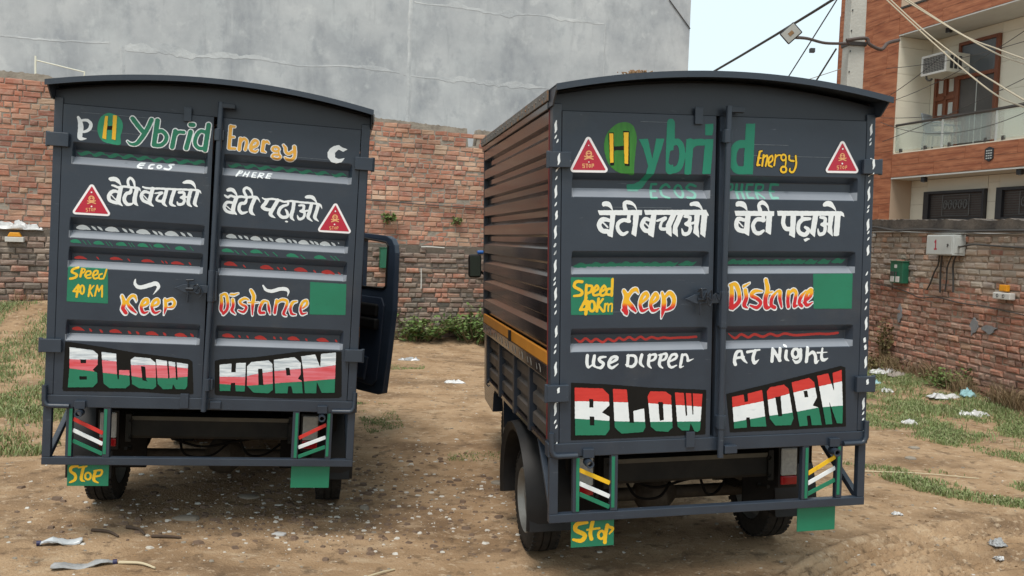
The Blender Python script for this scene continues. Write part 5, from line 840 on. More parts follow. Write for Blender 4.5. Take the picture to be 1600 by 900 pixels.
for a in (.03,.17): MB().box(a,a+.10,-.010,.0,.015,.10).obj('meter',MATS['white_plastic'],t,bev=.004)
MB().box(.12,.19,-.006,.0,.225,.275).obj('window',MATS['white_plastic'],t,bev=.003)
for a in (.06,.12,.19): MB().tube([(a,-.012,.11),(a,-.018,.17)],.012,8).obj('fuse_switch',MATS['dark_cable'],t)
t=wall_thing(RM,RWd,'junction_box','white plastic socket box low on the right wall beneath a small yellow one','socket box',2.71,-.08,1.315)
MB().box(0,.31,0,.08,0,.085).obj('case',MATS['white_plastic'],t,bev=.012); 
for a in (.09,.20): MB().lathe([(-.004,.022),(-.004,.015),(.002,.015)],12,(a,0,.045),axis='y').obj('socket',MATS['dark_cable'],t)
t=wall_thing(RM,RWd,'junction_box','small yellow box fixed to the right wall just over the white socket box','junction box',2.78,-.05,1.415)
MB().box(0,.135,0,.05,0,.08).obj('case',MATS['yellow_plastic'],t,bev=.006); MB().box(.02,.115,-.006,0,.012,.068).obj('lid',MATS['yellow_plastic'],t,bev=.003)
t=wall_thing(RM,RWd,'junction_box','tiny white box under the cables near the truck end of the right wall','junction box',-.33,-.04,2.10)
MB().box(0,.07,0,.04,0,.05).obj('case',MATS['white_plastic'],t,bev=.006); MB().lathe([(-.003,.012),(.0,.012)],8,(.035,0,.025),axis='y').obj('gland',MATS['dark_cable'],t)
def cable(name,label,M,pts,r,mt,cat='cable',group=None):
    P=[tuple(on(M,*p)) if M else p for p in pts]; P=[tuple(q) for q in _spl(P)]
    return tag(MB().tube(P,r,6).obj(name,mt,None,smooth=True),label,cat,group)
rg=random.Random(9)
cable('wall_cable','thick dark cable sagging slightly along the top of the right wall',RM,[(s,-.045,2.215-.02*s+rg.uniform(-.012,.012)+(.02 if s<0 else 0)) for s in np.arange(-3.5,6.5,.55)],.016,MATS['dark_cable'])
cable('wall_cable','pale grey cable running along the top of the right wall below the dark one',RM,[(s,-.06,2.17-.015*s+rg.uniform(-.015,.012)) for s in np.arange(-3.5,6.5,.5)],.012,MATS['pale_conduit'])
cable('wall_cable','thin black cable looping along the right wall between the dark and pale ones',RM,[(s,-.075,2.20-.02*s+rg.uniform(-.03,.02)) for s in np.arange(-3.5,6.5,.45)],.007,MATS['dark_cable'])
cable('wall_cable','grey cable leaving the right side of the switch box toward the right edge',RM,[(2.01,-.10,1.955),(2.1,-.12,1.955),(2.3,-.1,1.985),(2.6,-.08,1.975),(3.1,-.06,1.955),(3.8,-.06,1.94),(5,-.05,1.96)],.014,MATS['dark_cable'])
for k,(a,b,lab) in enumerate((([(1.60,-.10,1.83),(1.52,-.06,1.70),(1.43,-.05,1.60),(1.34,-.04,1.45),(1.26,-.04,1.34)],.011,'dark cable curving down leftward from the switch box'),([(1.66,-.1,1.83),(1.57,-.05,1.7),(1.56,-.04,1.5),(1.57,-.04,1.32)],.013,'straight conduit dropping from the middle of the switch box'),([(1.88,-.1,1.83),(1.72,-.05,1.68),(1.70,-.04,1.5),(1.68,-.04,1.34)],.010,'thin dark pipe dropping left of the last conduit under the switch box'),([(1.96,-.1,1.83),(1.84,-.05,1.7),(1.85,-.04,1.5),(1.86,-.04,1.34)],.013,'rightmost conduit dropping from the switch box'))):
    cable('conduit',lab,RM,a,b,MATS['dark_cable'],'pipe')
cable('loose_wire','dark wires looping along the red bricks below the switch box',RM,[(-.2,-.03,1.36),(.3,-.035,1.33),(.75,-.03,1.28),(1.1,-.035,1.22),(1.5,-.03,1.25),(2.0,-.03,1.21),(2.6,-.03,1.2),(3.4,-.03,1.14)],.008,MATS['dark_cable'],'wire')
# on the back wall
t=wall_thing(BM,BD,'meter_box','green meter box on the back wall, seen through the open cab door window','meter box',5.24,-.22,1.31)
MB().box(0,.26,0,.11,0,.34).obj('case',MATS['green_enamel'],t,bev=.006); MB().box(.10,.20,-.006,0,.04,.12).obj('meter',MATS['white_plastic'],t,bev=.003); MB().box(-.008,.27,-.01,.11,.34,.35).obj('lid',MATS['green_enamel'],t,bev=.002)
cable('white_pipe','thin white pipe standing on the back wall between the trucks',BM,[(5.98,-.13,.97),(5.98,-.13,1.15),(5.97,-.13,1.33)],.011,MATS['white_plastic'],'pipe')
cable('white_pipe','thin white pipe lying level on the ledge of the back wall',BM,[(5.96,-.13,1.685),(6.15,-.13,1.69),(6.38,-.13,1.68)],.011,MATS['white_plastic'],'pipe')
cable('wall_cable','black cable stretched across the newer bricks between the trucks',BM,[(s,-.03,2.47-.022*(s-4)+rg.uniform(-.008,.008)) for s in np.arange(3.5,9,.5)],.009,MATS['dark_cable'])
cable('wall_cable','dark wire strung on the old bricks toward the right truck mirror',BM,[(5.95,-.14,1.33),(6.3,-.15,1.31),(6.7,-.14,1.36),(7.3,-.14,1.42)],.007,MATS['dark_cable'])
t=wall_thing(BM,BD,'light_fitting','yellow topped box with a cream bottom on the old wall at the left edge','box',-.26,-.20,1.575)
MB().box(0,.24,0,.10,0,.075).obj('base',MATS['white_plastic'],t,bev=.008)
MB().prism([(.03,.075),(.21,.075),(.18,.14),(.06,.14)],.0,.10,axis='y').obj('cover',MATS['yellow_plastic'],t,bev=.01)
# white rags on the ledge, left
def crumple(name,label,cat,M,c,size,mt,seed,n=14,h=.05,flat=False):
    rg=random.Random(seed); V=[];Fc=[]
    for j in range(n):
        for i in range(n):
            u,v=i/(n-1)-.5,j/(n-1)-.5; r=1-.25*noise.noise(Vector((u*4,v*4,seed)))-.25*(abs(u)+abs(v)); 
            z=h*(.25+abs(noise.noise(Vector((u*5,v*5,seed+3))))*1.6+.5*noise.noise(Vector((u*13,v*13,seed))))*max(0,1-(2.1*max(abs(u),abs(v)))**4)
            V.append((c[0]+u*size[0]*r+rg.uniform(-.006,.006),c[1]+v*size[1]*r+rg.uniform(-.006,.006),c[2]+z))
    Fc=[(j*n+i,j*n+i+1,(j+1)*n+i+1,(j+1)*n+i) for j in range(n-1) for i in range(n-1)]
    m=MB(); m.v=[tuple(M@Vector(p)) if M else p for p in V]; m.f=Fc; m.m=[0]*len(Fc); o=m.obj(name,mt,None,smooth=True,fix=False); md=o.modifiers.new('thick','SOLIDIFY'); md.thickness=.004
    return tag(o,label,cat)
mat('white_polythene',(.66,.66,.66),.35,noise_s=9,noise_a=.5,col2=(.50,.49,.48)); mat('grey_sack',(.34,.30,.26),.8,noise_s=12,noise_a=.5,col2=(.24,.20,.17))
crumple('plastic_sheet','white plastic sheets bunched on top of the old wall at the left edge','plastic sheet',BM,(-.16,-.05,1.76),(.9,.2,0),MATS['white_polythene'],4,18,.12)
# thin white rail standing on the tall wall, left
mat('cream_paint',(.72,.70,.58),.5)
m=MB(); m.tube([tuple(on(BM,.08,.1,4.05)),tuple(on(BM,.08,.1,4.33))],.014,8); m.tube([tuple(on(BM,.72,.1,4.02)),tuple(on(BM,.73,.1,4.17))],.010,8); m.tube([tuple(on(BM,.08,.1,4.27)),tuple(on(BM,.73,.1,4.16))],.009,8)
tag(m.obj('pipe_rail',MATS['cream_paint'],None),'thin cream pipe rail standing on the wall top above the left truck corner','rail')
crumple('plastic_bag','white scrap of plastic on the tall wall beside the cream rail','plastic bag',BM,(.98,.1,4.00),(.34,.14,0),MATS['white_polythene'],6,10,.06)
# ------------------------------------------------------------------ grey plastered building
GD_=Vector((.9613,.2756,0)); GM=Matrix.Translation((4.21,20.98,0))@Euler(frame_rot(GD_)).to_matrix().to_4x4()
pl=mat('cement_plaster',(.335,.35,.37),.9,noise_s=.55,noise_a=.30,col2=(.52,.53,.535),bump=.35,bump_s=5,detail=10)
wear(pl,(.52,.54,.545),1.1,.50,.68,(1,1,.8),.7); wear(pl,(.22,.235,.26),.8,.52,.68,(1,1,.6),.65); wear(pl,(.25,.27,.30),2.6,.54,.70,(1,1,.7),.5); wear(pl,(.62,.63,.62),2.1,.57,.70,(1,1,.9),.5); wear(pl,(.56,.57,.565),7,.60,.72,(1,1,.10),.35); wear(pl,(.21,.225,.24),4,.58,.74,(1,1,.12),.4)
gb=thing('building','tall windowless grey cement plastered building filling the top left background','building',(4.21,20.98,0),frame_rot(GD_))
MB().box(-26,0,0,12,-.2,14).obj('wall',pl,gb,fix=True)
pl2=mat('rough_plaster_ridge',(.38,.395,.41),.95,noise_s=1.2,noise_a=.3,col2=(.56,.57,.57),bump=.9,bump_s=18)  # a bit paler than the wall: the ridges' highlight is in the colour
rg=random.Random(21)
def ridge(s0,s1,z,w,tilt=0):
    """ragged band of slopped-on mortar, a few mm proud of the wall"""
    m=MB(); n=int((s1-s0)/.05); T=[]; B=[]
    for i in range(n+1):
        s=s0+(s1-s0)*i/n; c=z+.07*noise.noise(Vector((s*.9,z,0))); k=.25+.75*sst(.5+1.6*noise.noise(Vector((s*.8,z,9))))
        T.append((s,c+k*w*(.25+1.5*abs(noise.noise(Vector((s*2.3,z,1))))+.9*max(0,noise.noise(Vector((s*8,z,2)))))))
        B.append((s,c-k*w*(.10+.9*abs(noise.noise(Vector((s*3.1,z,5))))+.5*max(0,noise.noise(Vector((s*9,z,6)))))))
    for i in range(n):
        a,b,c2,d=B[i],B[i+1],T[i+1],T[i]
        m.poly([(a[0],-.004,a[1]),(b[0],-.004,b[1]),(c2[0],-.0015,c2[1]),(d[0],-.0015,d[1])]); m.poly([(a[0],.0,a[1]-.006),(b[0],.0,b[1]-.006),(b[0],-.004,b[1]),(a[0],-.004,a[1])])
    return m.obj('plaster_ridge',pl2,gb,smooth=False,fix=False)
ridge(-12.9,-7.2,5.56,.11); ridge(-7.1,-3.3,5.53,.10); ridge(-6.9,-2.3,7.17,.11); ridge(-15.5,-13.2,5.6,.05); ridge(-3.2,-1,5.55,.04); ridge(-12.9,-7.2,8.6,.07)
def vridge(s,z0,z1,w):
    m=MB(); n=int((z1-z0)/.07); L=[];R=[]
    for i in range(n+1):
        z=z0+(z1-z0)*i/n; c=s+.02*noise.noise(Vector((s,z*1.5,0))); L.append((c-w*(.4+.5*abs(noise.noise(Vector((s,z*3,1))))),z)); R.append((c+w*(.4+.5*abs(noise.noise(Vector((s,z*3,4))))),z))
    for i in range(n):
        m.poly([(L[i][0],-.001,L[i][1]),(L[i+1][0],-.001,L[i+1][1]),((L[i+1][0]+R[i+1][0])/2,-.012,L[i+1][1]),((L[i][0]+R[i][0])/2,-.012,L[i][1])]); m.poly([((L[i][0]+R[i][0])/2,-.012,L[i][1]),((L[i+1][0]+R[i+1][0])/2,-.012,L[i+1][1]),(R[i+1][0],-.001,R[i+1][1]),(R[i][0],-.001,R[i][1])])
    m.obj('plaster_seam',pl2,gb,smooth=True,fix=False)
vridge(-6.98,4.0,7.6,.10); vridge(-2.25,5.4,7.15,.018); vridge(-12.95,4.2,5.6,.10)
cable('crack_wire','thin dark wire slanting down the grey building near its right edge',GM,[(-.61,-.02,7.93),(-.3,-.02,7.6),(0,-.02,7.28)],.012,MATS['dark_cable'],'wire')
# ------------------------------------------------------------------ house on the right: wood-look tiles, cream walls, balcony
FD=Vector((.31473,-.94918,0)); F0=Vector((8.5728,19.1543,0)); FM=Matrix.Translation(F0)@Euler(frame_rot(FD)).to_matrix().to_4x4()
wood=mat('wood_look_tile',(.27,.082,.036),.35,noise_s=2.2,noise_a=.26,col2=(.45,.175,.085),stretch=(.7,3,6),detail=9)
wear(wood,(.13,.035,.018),3.0,.52,.66,(.6,3,7),.8)
cream=mat('cream_tile',(.66,.61,.50),.4,noise_s=1.5,noise_a=.5,col2=(.74,.69,.58),stretch=(.4,1,4)); 
gro=mat('tile_grout',(.40,.30,.22),.9); soff=mat('soffit_paint',(.52,.52,.50),.8,noise_s=3,noise_a=.5,col2=(.46,.46,.44)); dframe=mat('teak_door',(.13,.035,.014),.4,noise_s=6,noise_a=.5,col2=(.20,.06,.025),stretch=(5,5,1)); dkf=mat('dark_window_frame',(.022,.022,.026),.4)
rail=mat('handrail_metal',(.10,.09,.085),.35,.6)
hs=thing('house','house with reddish wood look tiles and a cream glass fronted balcony behind the right wall','house',F0,frame_rot(FD))
MB().box(-1.95,.045,.02,9,0,9.2).obj('pillar_core',gro,hs)
MB().box(.045,9,1.00,9,4.1,6.8).obj('balcony_wall',gro,hs); MB().box(.045,9,.62,9,0,3.56).obj('ground_wall',gro,hs)
MB().box(.045,9,.02,9,3.585,4.13).obj('floor_slab',gro,hs); MB().box(.045,9,.02,9,6.81,7.39).obj('roof_slab',gro,hs)
MB().box(.045,9,.0,1.0,6.785,6.809).obj('soffit',soff,hs); MB().box(.045,9,.0,.62,3.555,3.584).obj('soffit',soff,hs); MB().box(.045,9,.03,1.0,4.131,4.15).obj('balcony_floor',cream,hs)
MB().box(.0455,9,-.012,.02,7.39,7.43).obj('parapet_cap',rail,hs)
def tiles(x0,x1,z0,z1,w,h,mt,y,name,off=.5,gap=.006,face='y'):
    cache={}; r=0; z=z0
    while z<z1-.02:
        hh=min(h,z1-z); x=x0-(w*off if r%2 else 0)
        while x<x1-.01:
            a=max(x,x0); b=min(x+w,x1)
            if b-a>.03:
                key=(round(b-a,3),round(hh,3),mt.name,face)
                if key not in cache:
                    o=(MB().box(0,b-a-gap,0,.018,0,hh-gap) if face=='y' else MB().box(0,.018,0,b-a-gap,0,hh-gap)).obj(name,mt,hs); cache[key]=o.data
                else: o=bpy.data.objects.new(name,cache[key]); COL.objects.link(o); o.parent=hs
                o.location=(a,y,z) if face=='y' else (y,a,z)
            x+=w
        z+=h; r+=1
tiles(-1.95,.04,.6,9.2,1.15,.60,wood,0,'cladding_tile',.55)
MB().box(-1.972,-1.951,-.0,1.2,0,7.72).obj('pillar_trim',dframe,hs)
tiles(.046,8.9,3.60,4.125,1.22,.262,wood,0,'cladding_tile',.35); tiles(.046,8.9,6.82,7.385,1.22,.28,wood,0,'cladding_tile',.35)
tiles(.05,.86,4.15,6.78,1.2,.60,cream,.98,'wall_tile',0); tiles(1.90,8.9,4.15,6.78,1.2,.60,cream,.98,'wall_tile',0); tiles(.86,1.90,6.56,6.78,1.2,.60,cream,.98,'wall_tile',0)
tiles(.02,.97,4.15,6.78,1.2,.60,cream,.046,'wall_tile',0,face='x'); tiles(.05,.52,2.2,3.55,1.2,.40,cream,.60,'wall_tile',0); tiles(2.13,2.40,2.2,3.55,1.2,.40,cream,.60,'wall_tile',0); tiles(.52,2.13,2.2,2.62,1.2,.42,cream,.60,'wall_tile',0); tiles(4.1,8.9,2.2,3.55,1.2,.40,cream,.60,'wall_tile',0); tiles(.52,2.13,3.28,3.55,1.6,.3,cream,.60,'wall_tile',0); tiles(2.40,4.1,3.28,3.55,1.7,.3,cream,.60,'wall_tile',0)
tiles(-1.9,.05,0,.6,1.1,.3,cream,0,'wall_tile',0)
mat('grille_brown',(.045,.022,.016),.5); mat('ornament_grey',(.12,.12,.12),.5); mat('interior_dark',(.05,.045,.042),.5,noise_s=2,noise_a=.5,col2=(.09,.08,.075)); mat('window_pane',(.09,.10,.11),.08,spec=.7)
# balcony door with transom and window leaf
d=MB(); 
for (a,b,c,e) in ((.86,.92,4.16,6.55),(1.82,1.90,4.16,6.55),(.92,1.82,6.48,6.55),(.92,1.82,5.74,5.82)): d.box(a,b,.90,.975,c,e)
d=d.obj('balcony_door',dframe,hs,bev=.004); MB().box(.92,1.82,.945,.955,5.82,6.48).obj('transom_pane',MATS['window_pane'],d); MB().box(.92,1.82,.945,.955,4.16,5.74).obj('door_pane',MATS['interior_dark'],d)
MB().box(1.36,1.375,.93,.944,4.2,5.7).obj('mosquito_frame',MATS['grey_enamel'],d)
w=MB()
for (a,b,c,e) in ((.20,.27,4.88,5.96),(.50,.56,4.88,5.96),(.79,.86,4.88,5.96),(.27,.79,4.88,4.96),(.27,.79,5.88,5.96),(.27,.79,5.36,5.46)): w.box(a,b,.93,.99,c,e)
w=w.obj('shutter_window',dframe,hs,bev=.004)
for a,b in ((.27,.50),(.56,.79)):
    for c,e in ((4.96,5.36),(5.46,5.88)):
        MB().box(a+.0,b,.958,.968,c,e).obj('shutter_panel',dframe,w); MB().box(a+.055,b-.055,.95,.957,c+.07,e-.07).obj('pane',MATS['grey_enamel'],w)
# ground floor windows with grilles
for (a,b) in ((.52,2.12),(2.41,4.05)):
    f=MB().box(a,a+.14,.50,.60,2.62,3.27).box(b-.05,b,.50,.60,2.62,3.27).box(a+.14,b-.05,.50,.60,3.21,3.27).box(a+.14,b-.05,.50,.60,2.62,2.66).obj('ground_window',dkf,hs,bev=.003)
    MB().box(a+.14,b-.05,.58,.60,2.66,3.21).obj('pane',MATS['interior_dark'],f)
    m=MB()
    for k in range(11): m.box(a+.14,b-.05,.565,.575,2.685+k*.05,2.698+k*.05)
    m.obj('grille',MATS['grille_brown'],f)
    m=MB(); c=(a+b)/2+.05; m.box(c-.36,c-.345,.545,.555,2.72,3.18).box(c+.345,c+.36,.545,.555,2.72,3.18).box(c-.36,c+.36,.545,.555,2.72,2.73).box(c-.36,c+.36,.545,.555,3.17,3.18)
    for q in range(5):
        P=[(c-.26+q*.13+math.cos(t)*.055*(1-t/14),.54,2.95+math.sin(t)*.12*(1-t/12)) for t in np.linspace(0,8,18)]; m.tube(P,.011,5)
    m.obj('grille_ornament',MATS['ornament_grey'],f)
for (x,y,z) in ((.92,.1,3.45),(3.28,.1,3.45),(1.06,.4,6.68)):
    t=thing('spot_light',{.92:'black spot light under the balcony slab, left of the two there',3.28:'black spot light under the balcony slab near the right edge',1.06:'small black spot light on the ceiling over the balcony'}[x],'lamp',FM@Vector((x,y,z)),frame_rot(FD))
    MB().box(-.05,.05,-.05,.05,0,.10).obj('housing',dkf,t,bev=.006); MB().lathe([(-.012,.03),(-.002,.03)],12,(0,0,0),axis='z').obj('lamp_lens',lens_c,t)
# balustrade
bl=thing('balustrade','glass balcony balustrade with a dark metal handrail','railing',F0,frame_rot(FD))
MB().tube([(.03,.05,4.775),(8.8,.05,4.775)],.028,10).obj('handrail',rail,bl,smooth=True)
MB().lathe([(-.03,.035),(0,.04),(.01,.03)],12,(.03,.05,4.775)).obj('rail_end',rail,bl)
gl=bpy.data.materials.new('balcony_glass'); gl.use_nodes=True; b=gl.node_tree.nodes["Principled BSDF"]; b.inputs['Base Color'].default_value=(.80,.88,.84,1); b.inputs['Roughness'].default_value=.05; b.inputs['Transmission Weight'].default_value=.75; b.inputs['IOR'].default_value=1.1; b.inputs['Alpha'].default_value=.6
for a,b_ in ((.06,1.37),(1.42,2.70),(2.76,4.1),(4.15,5.5),(5.55,6.9),(6.95,8.3)):
    MB().box(a,b_,.045,.055,4.19,4.74).obj('glass_pane',gl,bl)
for a in (1.395,2.73,4.125,5.525,6.925): MB().box(a-.022,a+.022,.035,.065,4.15,4.75).obj('rail_post',MATS['grey_enamel'],bl,bev=.003)
for a in (.24,.95,1.6,2.5,2.9,3.9,4.4): MB().box(a-.025,a+.025,.02,.08,4.15,4.235).obj('glass_clamp',rail,bl,bev=.004)
# window air conditioner
ac=thing('air_conditioner','cream boxed window air conditioner jutting out over the balcony','air conditioner',FM@Vector((.44,.30,5.83)),frame_rot(FD))
mat('ac_cream',(.62,.60,.53),.45,noise_s=5,noise_a=.5,col2=(.54,.52,.45)); mat('coil_dark',(.035,.035,.038),.5)
MB().box(0,.70,.02,.78,0,.44).obj('case',MATS['ac_cream'],ac,bev=.012)
MB().box(.05,.65,.012,.03,.05,.39).obj('coil',MATS['coil_dark'],ac)
m=MB()
for k in range(9): m.box(.05,.65,.004,.011,.075+k*.036,.080+k*.036)
for k in range(13): m.box(.08+k*.044,.084+k*.044,.006,.012,.05,.39)
m.obj('grille',MATS['pale_conduit'],ac)
m=MB()
for a,b_,c,e in ((0,.70,0,.05),(0,.70,.39,.44),(0,.05,.05,.39),(.65,.70,.05,.39)): m.box(a,b_,-.006,.02,c,e)
m.obj('front_frame',MATS['white_plastic'],ac,bev=.005)
for s in (0,): 
    m=MB()
    for k in range(3): m.box(.702,.708,.10+k*.12,.18+k*.12,.08,.36)
    m.obj('side_louvre',MATS['coil_dark'],ac)
cable('drain_hose','short dark hose under the air conditioner corner',FM,[(.55,.35,5.84),(.58,.34,5.76),(.64,.36,5.72),(.68,.4,5.76)],.022,MATS['dark_cable'],'hose')
# armchair on the balcony
ch=thing('chair','grey plastic armchair behind the balcony glass','chair',FM@Vector((.78,.55,4.15)),(0,0,math.atan2(FD.y,FD.x)+.35))
mat('grey_chair',(.16,.18,.19),.5)
MB().box(-.24,.24,-.22,.24,.38,.42).obj('seat',MATS['grey_chair'],ch,bev=.02); MB().prism([(-.22,.40),(-.16,.42),(-.27,.86),(-.31,.86)],-.23,.23,axis='y').obj('backrest',MATS['grey_chair'],ch,bev=.02)
for s in (-1,1):
    MB().tube([(-.22,s*.25,.62),(.05,s*.26,.62),(.20,s*.26,.60),(.24,s*.26,.50),(.22,s*.25,.38)],.022,8).obj('armrest',MATS['grey_chair'],ch,smooth=True)
    for x in (-.2,.2): MB().tube([(x,s*.20,.39),(x*1.15,s*.24,0)],[.024,.016],8).obj('leg',MATS['grey_chair'],ch,smooth=True)
# emblem plate on the slab band
em=thing('house_plaque','dark shield shaped plaque fixed to the wood tiles below the balcony','plaque',FM@Vector((2.655,-.02,3.89)),frame_rot(FD))
MB().prism([(-.10,.11),(0,.15),(.10,.11),(.10,-.09),(0,-.15),(-.10,-.09)],0,.018,axis='y').obj('plate',dkf,em,bev=.003)
m=MB()
for z in (.07,.02,-.03,-.08):
    for x in (-.05,0,.05): m.box(x-.018,x+.018,-.003,0,z-.012,z+.012)
m.obj('raised_mark',MATS['grey_enamel'],em)
# ------------------------------------------------------------------ pole, flood light, cables
mat('pole_concrete',(.38,.37,.34),.9,noise_s=5,noise_a=.5,col2=(.46,.45,.41),bump=.5,bump_s=30)
pole=thing('electric_pole','square concrete electricity pole rising behind the right truck','pole',(4.99,12.6,-.3),(0,0,.15))
m=MB(); V=[]
for z,w,d in ((0,.155,.11),(9.2,.105,.085)): V+=[(-w,-d,z),(w,-d,z),(w,d,z),(-w,d,z)]
m.v=V; m.f=[(0,1,5,4),(1,2,6,5),(2,3,7,6),(3,0,4,7),(3,2,1,0),(4,5,6,7)]; m.m=[0]*6; m.obj('shaft',MATS['pole_concrete'],pole,bev=.012)
m=MB()
for k in range(26): m.box(-.13+.0012*k,-.118+.0012*k,-.112,-.098,1.2+k*.3,1.225+k*.3)
m.obj('step_hole',MATS['coil_dark'],pole)
m=MB(); m.box(-.14,.14,-.125,.115,5.20,5.26); m.obj('clamp',MATS['dark_cable'],pole,bev=.004)
fl=thing('flood_light','square flood light held out from the pole on a thin arm against the sky','flood light',(3.274,10.2,4.453))
nrm=Vector((-3.0,-10.2,-2.4)).normalized(); q=nrm.to_track_quat('Z','Y').to_matrix().to_4x4()@Matrix.Rotation(RD(42),4,'Z'); fl.rotation_euler=q.to_euler()
MB().box(-.105,.105,-.085,.085,-.04,0).obj('housing',MATS['coil_dark'],fl,bev=.012); MB().box(-.092,.092,-.072,.072,0,.004).obj('glass_front',MATS['grey_enamel'],fl,bev=.002); MB().box(-.03,.03,-.022,.022,.004,.007).obj('led_chip',yrail if False else MATS['straw'],fl)
mat('rust_steel',(.09,.055,.045),.7,noise_s=9,noise_a=.5,col2=(.06,.05,.048))
def arm(par,pts,r):
    P=[tuple(q) for q in _spl(pts)]; o=MB().tube(P,r,8).obj('arm',MATS['rust_steel'],None,smooth=True); o.parent=par; bpy.context.view_layer.update(); o.matrix_parent_inverse=par.matrix_world.inverted()
arm(fl,[(3.36,10.3,4.43),(3.75,11.0,4.60),(4.35,12.0,4.80),(4.86,12.46,4.92)],.020)
arm(pole,[(4.80,12.40,4.95),(5.10,12.44,5.0),(5.16,12.45,4.92),(5.36,12.5,4.86),(5.50,12.6,4.98),(5.75,12.8,5.08)],.026)
MB_=MB().box(4.13,4.20,11.97,12.03,4.66,4.72); tag(MB_.obj('junction_box',MATS['coil_dark'],None,bev=.005),'tiny black box hanging under the flood light arm','box')
def wire(lab,p,q,sag,r,mt,n=10,name='overhead_wire',cat='wire'):
    p,q=Vector(p),Vector(q); P=[]
    for i in range(n+1):
        t=i/n; v=p.lerp(q,t); v.z-=sag*4*t*(1-t); P.append(tuple(v))
    return tag(MB().tube(P,r,6).obj(name,mt,None,smooth=True),lab,cat)
wire('thick black overhead cable slanting down from the pole past the flood light',(5.05,12.5,5.86),(2.2,24,5.0),.12,.022,MATS['dark_cable'])
wire('thin dark wire hanging steeply from the pole top toward the right truck roof',(4.80,12.5,5.80),(4.32,16.75,3.54),.03,.011,MATS['dark_cable'])
wire('short dark cable dropping from the arm left of the pole',(4.62,12.3,4.80),(3.02,15.85,.60),.03,.013,MATS['dark_cable'])
wire('thin grey wire crossing the sky left of the pole from the house',(5.0,12.7,4.65),(.2,20.6,3.65),.02,.006,MATS['pale_conduit'])
wire('faint grey wire low in the sky gap beside the pole',(5.0,12.7,4.35),(.6,20.5,3.0),.02,.005,MATS['pale_conduit'])
cr=mat('cream_cable',(.40,.335,.24),.6)
for P,l in (([(5.379,12.6,5.67),(5.562,11.64,4.881),(5.609,10.68,4.22),(5.539,9.72,3.698),(5.291,8.76,3.397),(5.205,7.8,3.036)],'cream cable sweeping lowest from top centre to the right edge'),([(5.438,12.6,5.672),(5.588,11.64,4.909),(5.708,10.68,4.248),(5.53,9.72,3.834),(5.286,8.76,3.469),(5.204,7.8,3.054)],'cream cable running just above the lowest cream one'),([(5.616,12.6,5.678),(5.847,11.4,4.884),(5.78,10.2,4.292),(5.396,9.0,3.903),(5.176,7.8,3.457)],'cream cable crossing over the balcony door, lower of that pair'),([(5.667,12.6,5.68),(5.958,11.4,4.834),(5.776,10.2,4.351),(5.393,9.0,3.954),(5.171,7.8,3.521)],'cream cable crossing over the balcony door, topmost of all four')):
    cable('service_cable',l,None,P,.0095,cr)
for k,(s0,z0,s1,z1,sg,l) in enumerate(((-.0,6.05,3.8,5.9,.1,'thin dark wire crossing the balcony just under the air conditioner top'),(-.1,5.35,1.6,6.0,.05,'thin dark wire rising to the air conditioner from the left tiles'),(-.1,5.25,3.7,6.15,.15,'thin dark wire climbing across the balcony door to the right'),(-.1,4.95,3.8,4.75,.1,'thin dark wire sagging level just over the handrail'),(-.1,4.85,3.8,4.6,.35,'thin dark wire sagging deepest across the balcony glass'),(.0,4.4,3.8,5.25,.05,'thin dark wire rising over the glass to the right edge'))):
    wire(l,FM@Vector((s0,-.25,z0)),FM@Vector((s1,-.3,z1)),sg,.007,MATS['dark_cable'],14)
# ------------------------------------------------------------------ vegetation
def blades(name,label,cat,regions,count,h,seed,cols,width=.006,kind='stuff',dens=None):
    rg=np.random.RandomState(seed); V=[];C=[]
    A=[abs(area(r)) for r in regions]; tot=sum(A)
    for r,a in zip(regions,A):
        R=np.array(r); lo,hi=R.min(0),R.max(0); k=0; need=int(count*a/tot); tries=0
        while k<need and tries<need*14:
            tries+=1; x=rg.uniform(lo[0],hi[0]); y=rg.uniform(lo[1],hi[1])
            if not _inside((x,y),r): continue
            nz=noise.noise(Vector((x*1.7,y*1.7,seed)))+.5*noise.noise(Vector((x*5,y*5,seed)))
            if nz<rg.uniform(-.25,.42): continue
            z=gh(x,y,False); hh=h*rg.uniform(.4,1.15)*(1+.5*nz); a_=rg.uniform(0,6.28); ln=rg.normal(0,.5)*hh; w=width*rg.uniform(.6,1.3)
            dx,dy=math.cos(a_)*w,math.sin(a_)*w; bx,by=rg.normal(0,.45)*hh,rg.normal(0,.45)*hh
            V+=[(x-dx,y-dy,z-.01),(x+dx,y+dy,z-.01),(x+dx*.6+bx*.4,y+dy*.6+by*.4,z+hh*.6),(x-dx*.6+bx*.4,y-dy*.6+by*.4,z+hh*.6),(x+bx,y+by,z+hh*.9)]; C.append(rg.uniform()); k+=1
    n=len(V)//5; F=[]
    for i in range(n): F+=[(5*i,5*i+1,5*i+2,5*i+3),(5*i+3,5*i+2,5*i+4)]
    m=MB(); m.v=V; m.f=F; m.m=[0]*len(F); o=m.obj(name,cols,None,fix=False); at=o.data.attributes.new('rnd','FLOAT','FACE'); at.data.foreach_set('value',np.repeat(C,2)); return tag(o,label,cat,kind=kind)
def leafmat(name,c):
    m=bpy.data.materials.new(name); m.use_nodes=True; t=m.node_tree; b=t.nodes["Principled BSDF"]; b.inputs['Roughness'].default_value=.6; b.inputs['Specular IOR Level'].default_value=.25
    at=t.nodes.new("ShaderNodeAttribute"); at.attribute_name='rnd'; cr=t.nodes.new("ShaderNodeValToRGB"); E=cr.color_ramp.elements
    E[0].color=(*c[0],1); E[1].color=(*c[-1],1); E[0].position=0; E[1].position=1
    for i,k in enumerate(c[1:-1]): e=E.new((i+1)/(len(c)-1)); e.color=(*k,1)
    t.links.new(at.outputs['Fac'],cr.inputs[0]); t.links.new(cr.outputs[0],b.inputs['Base Color']); MATS[name]=m; return m
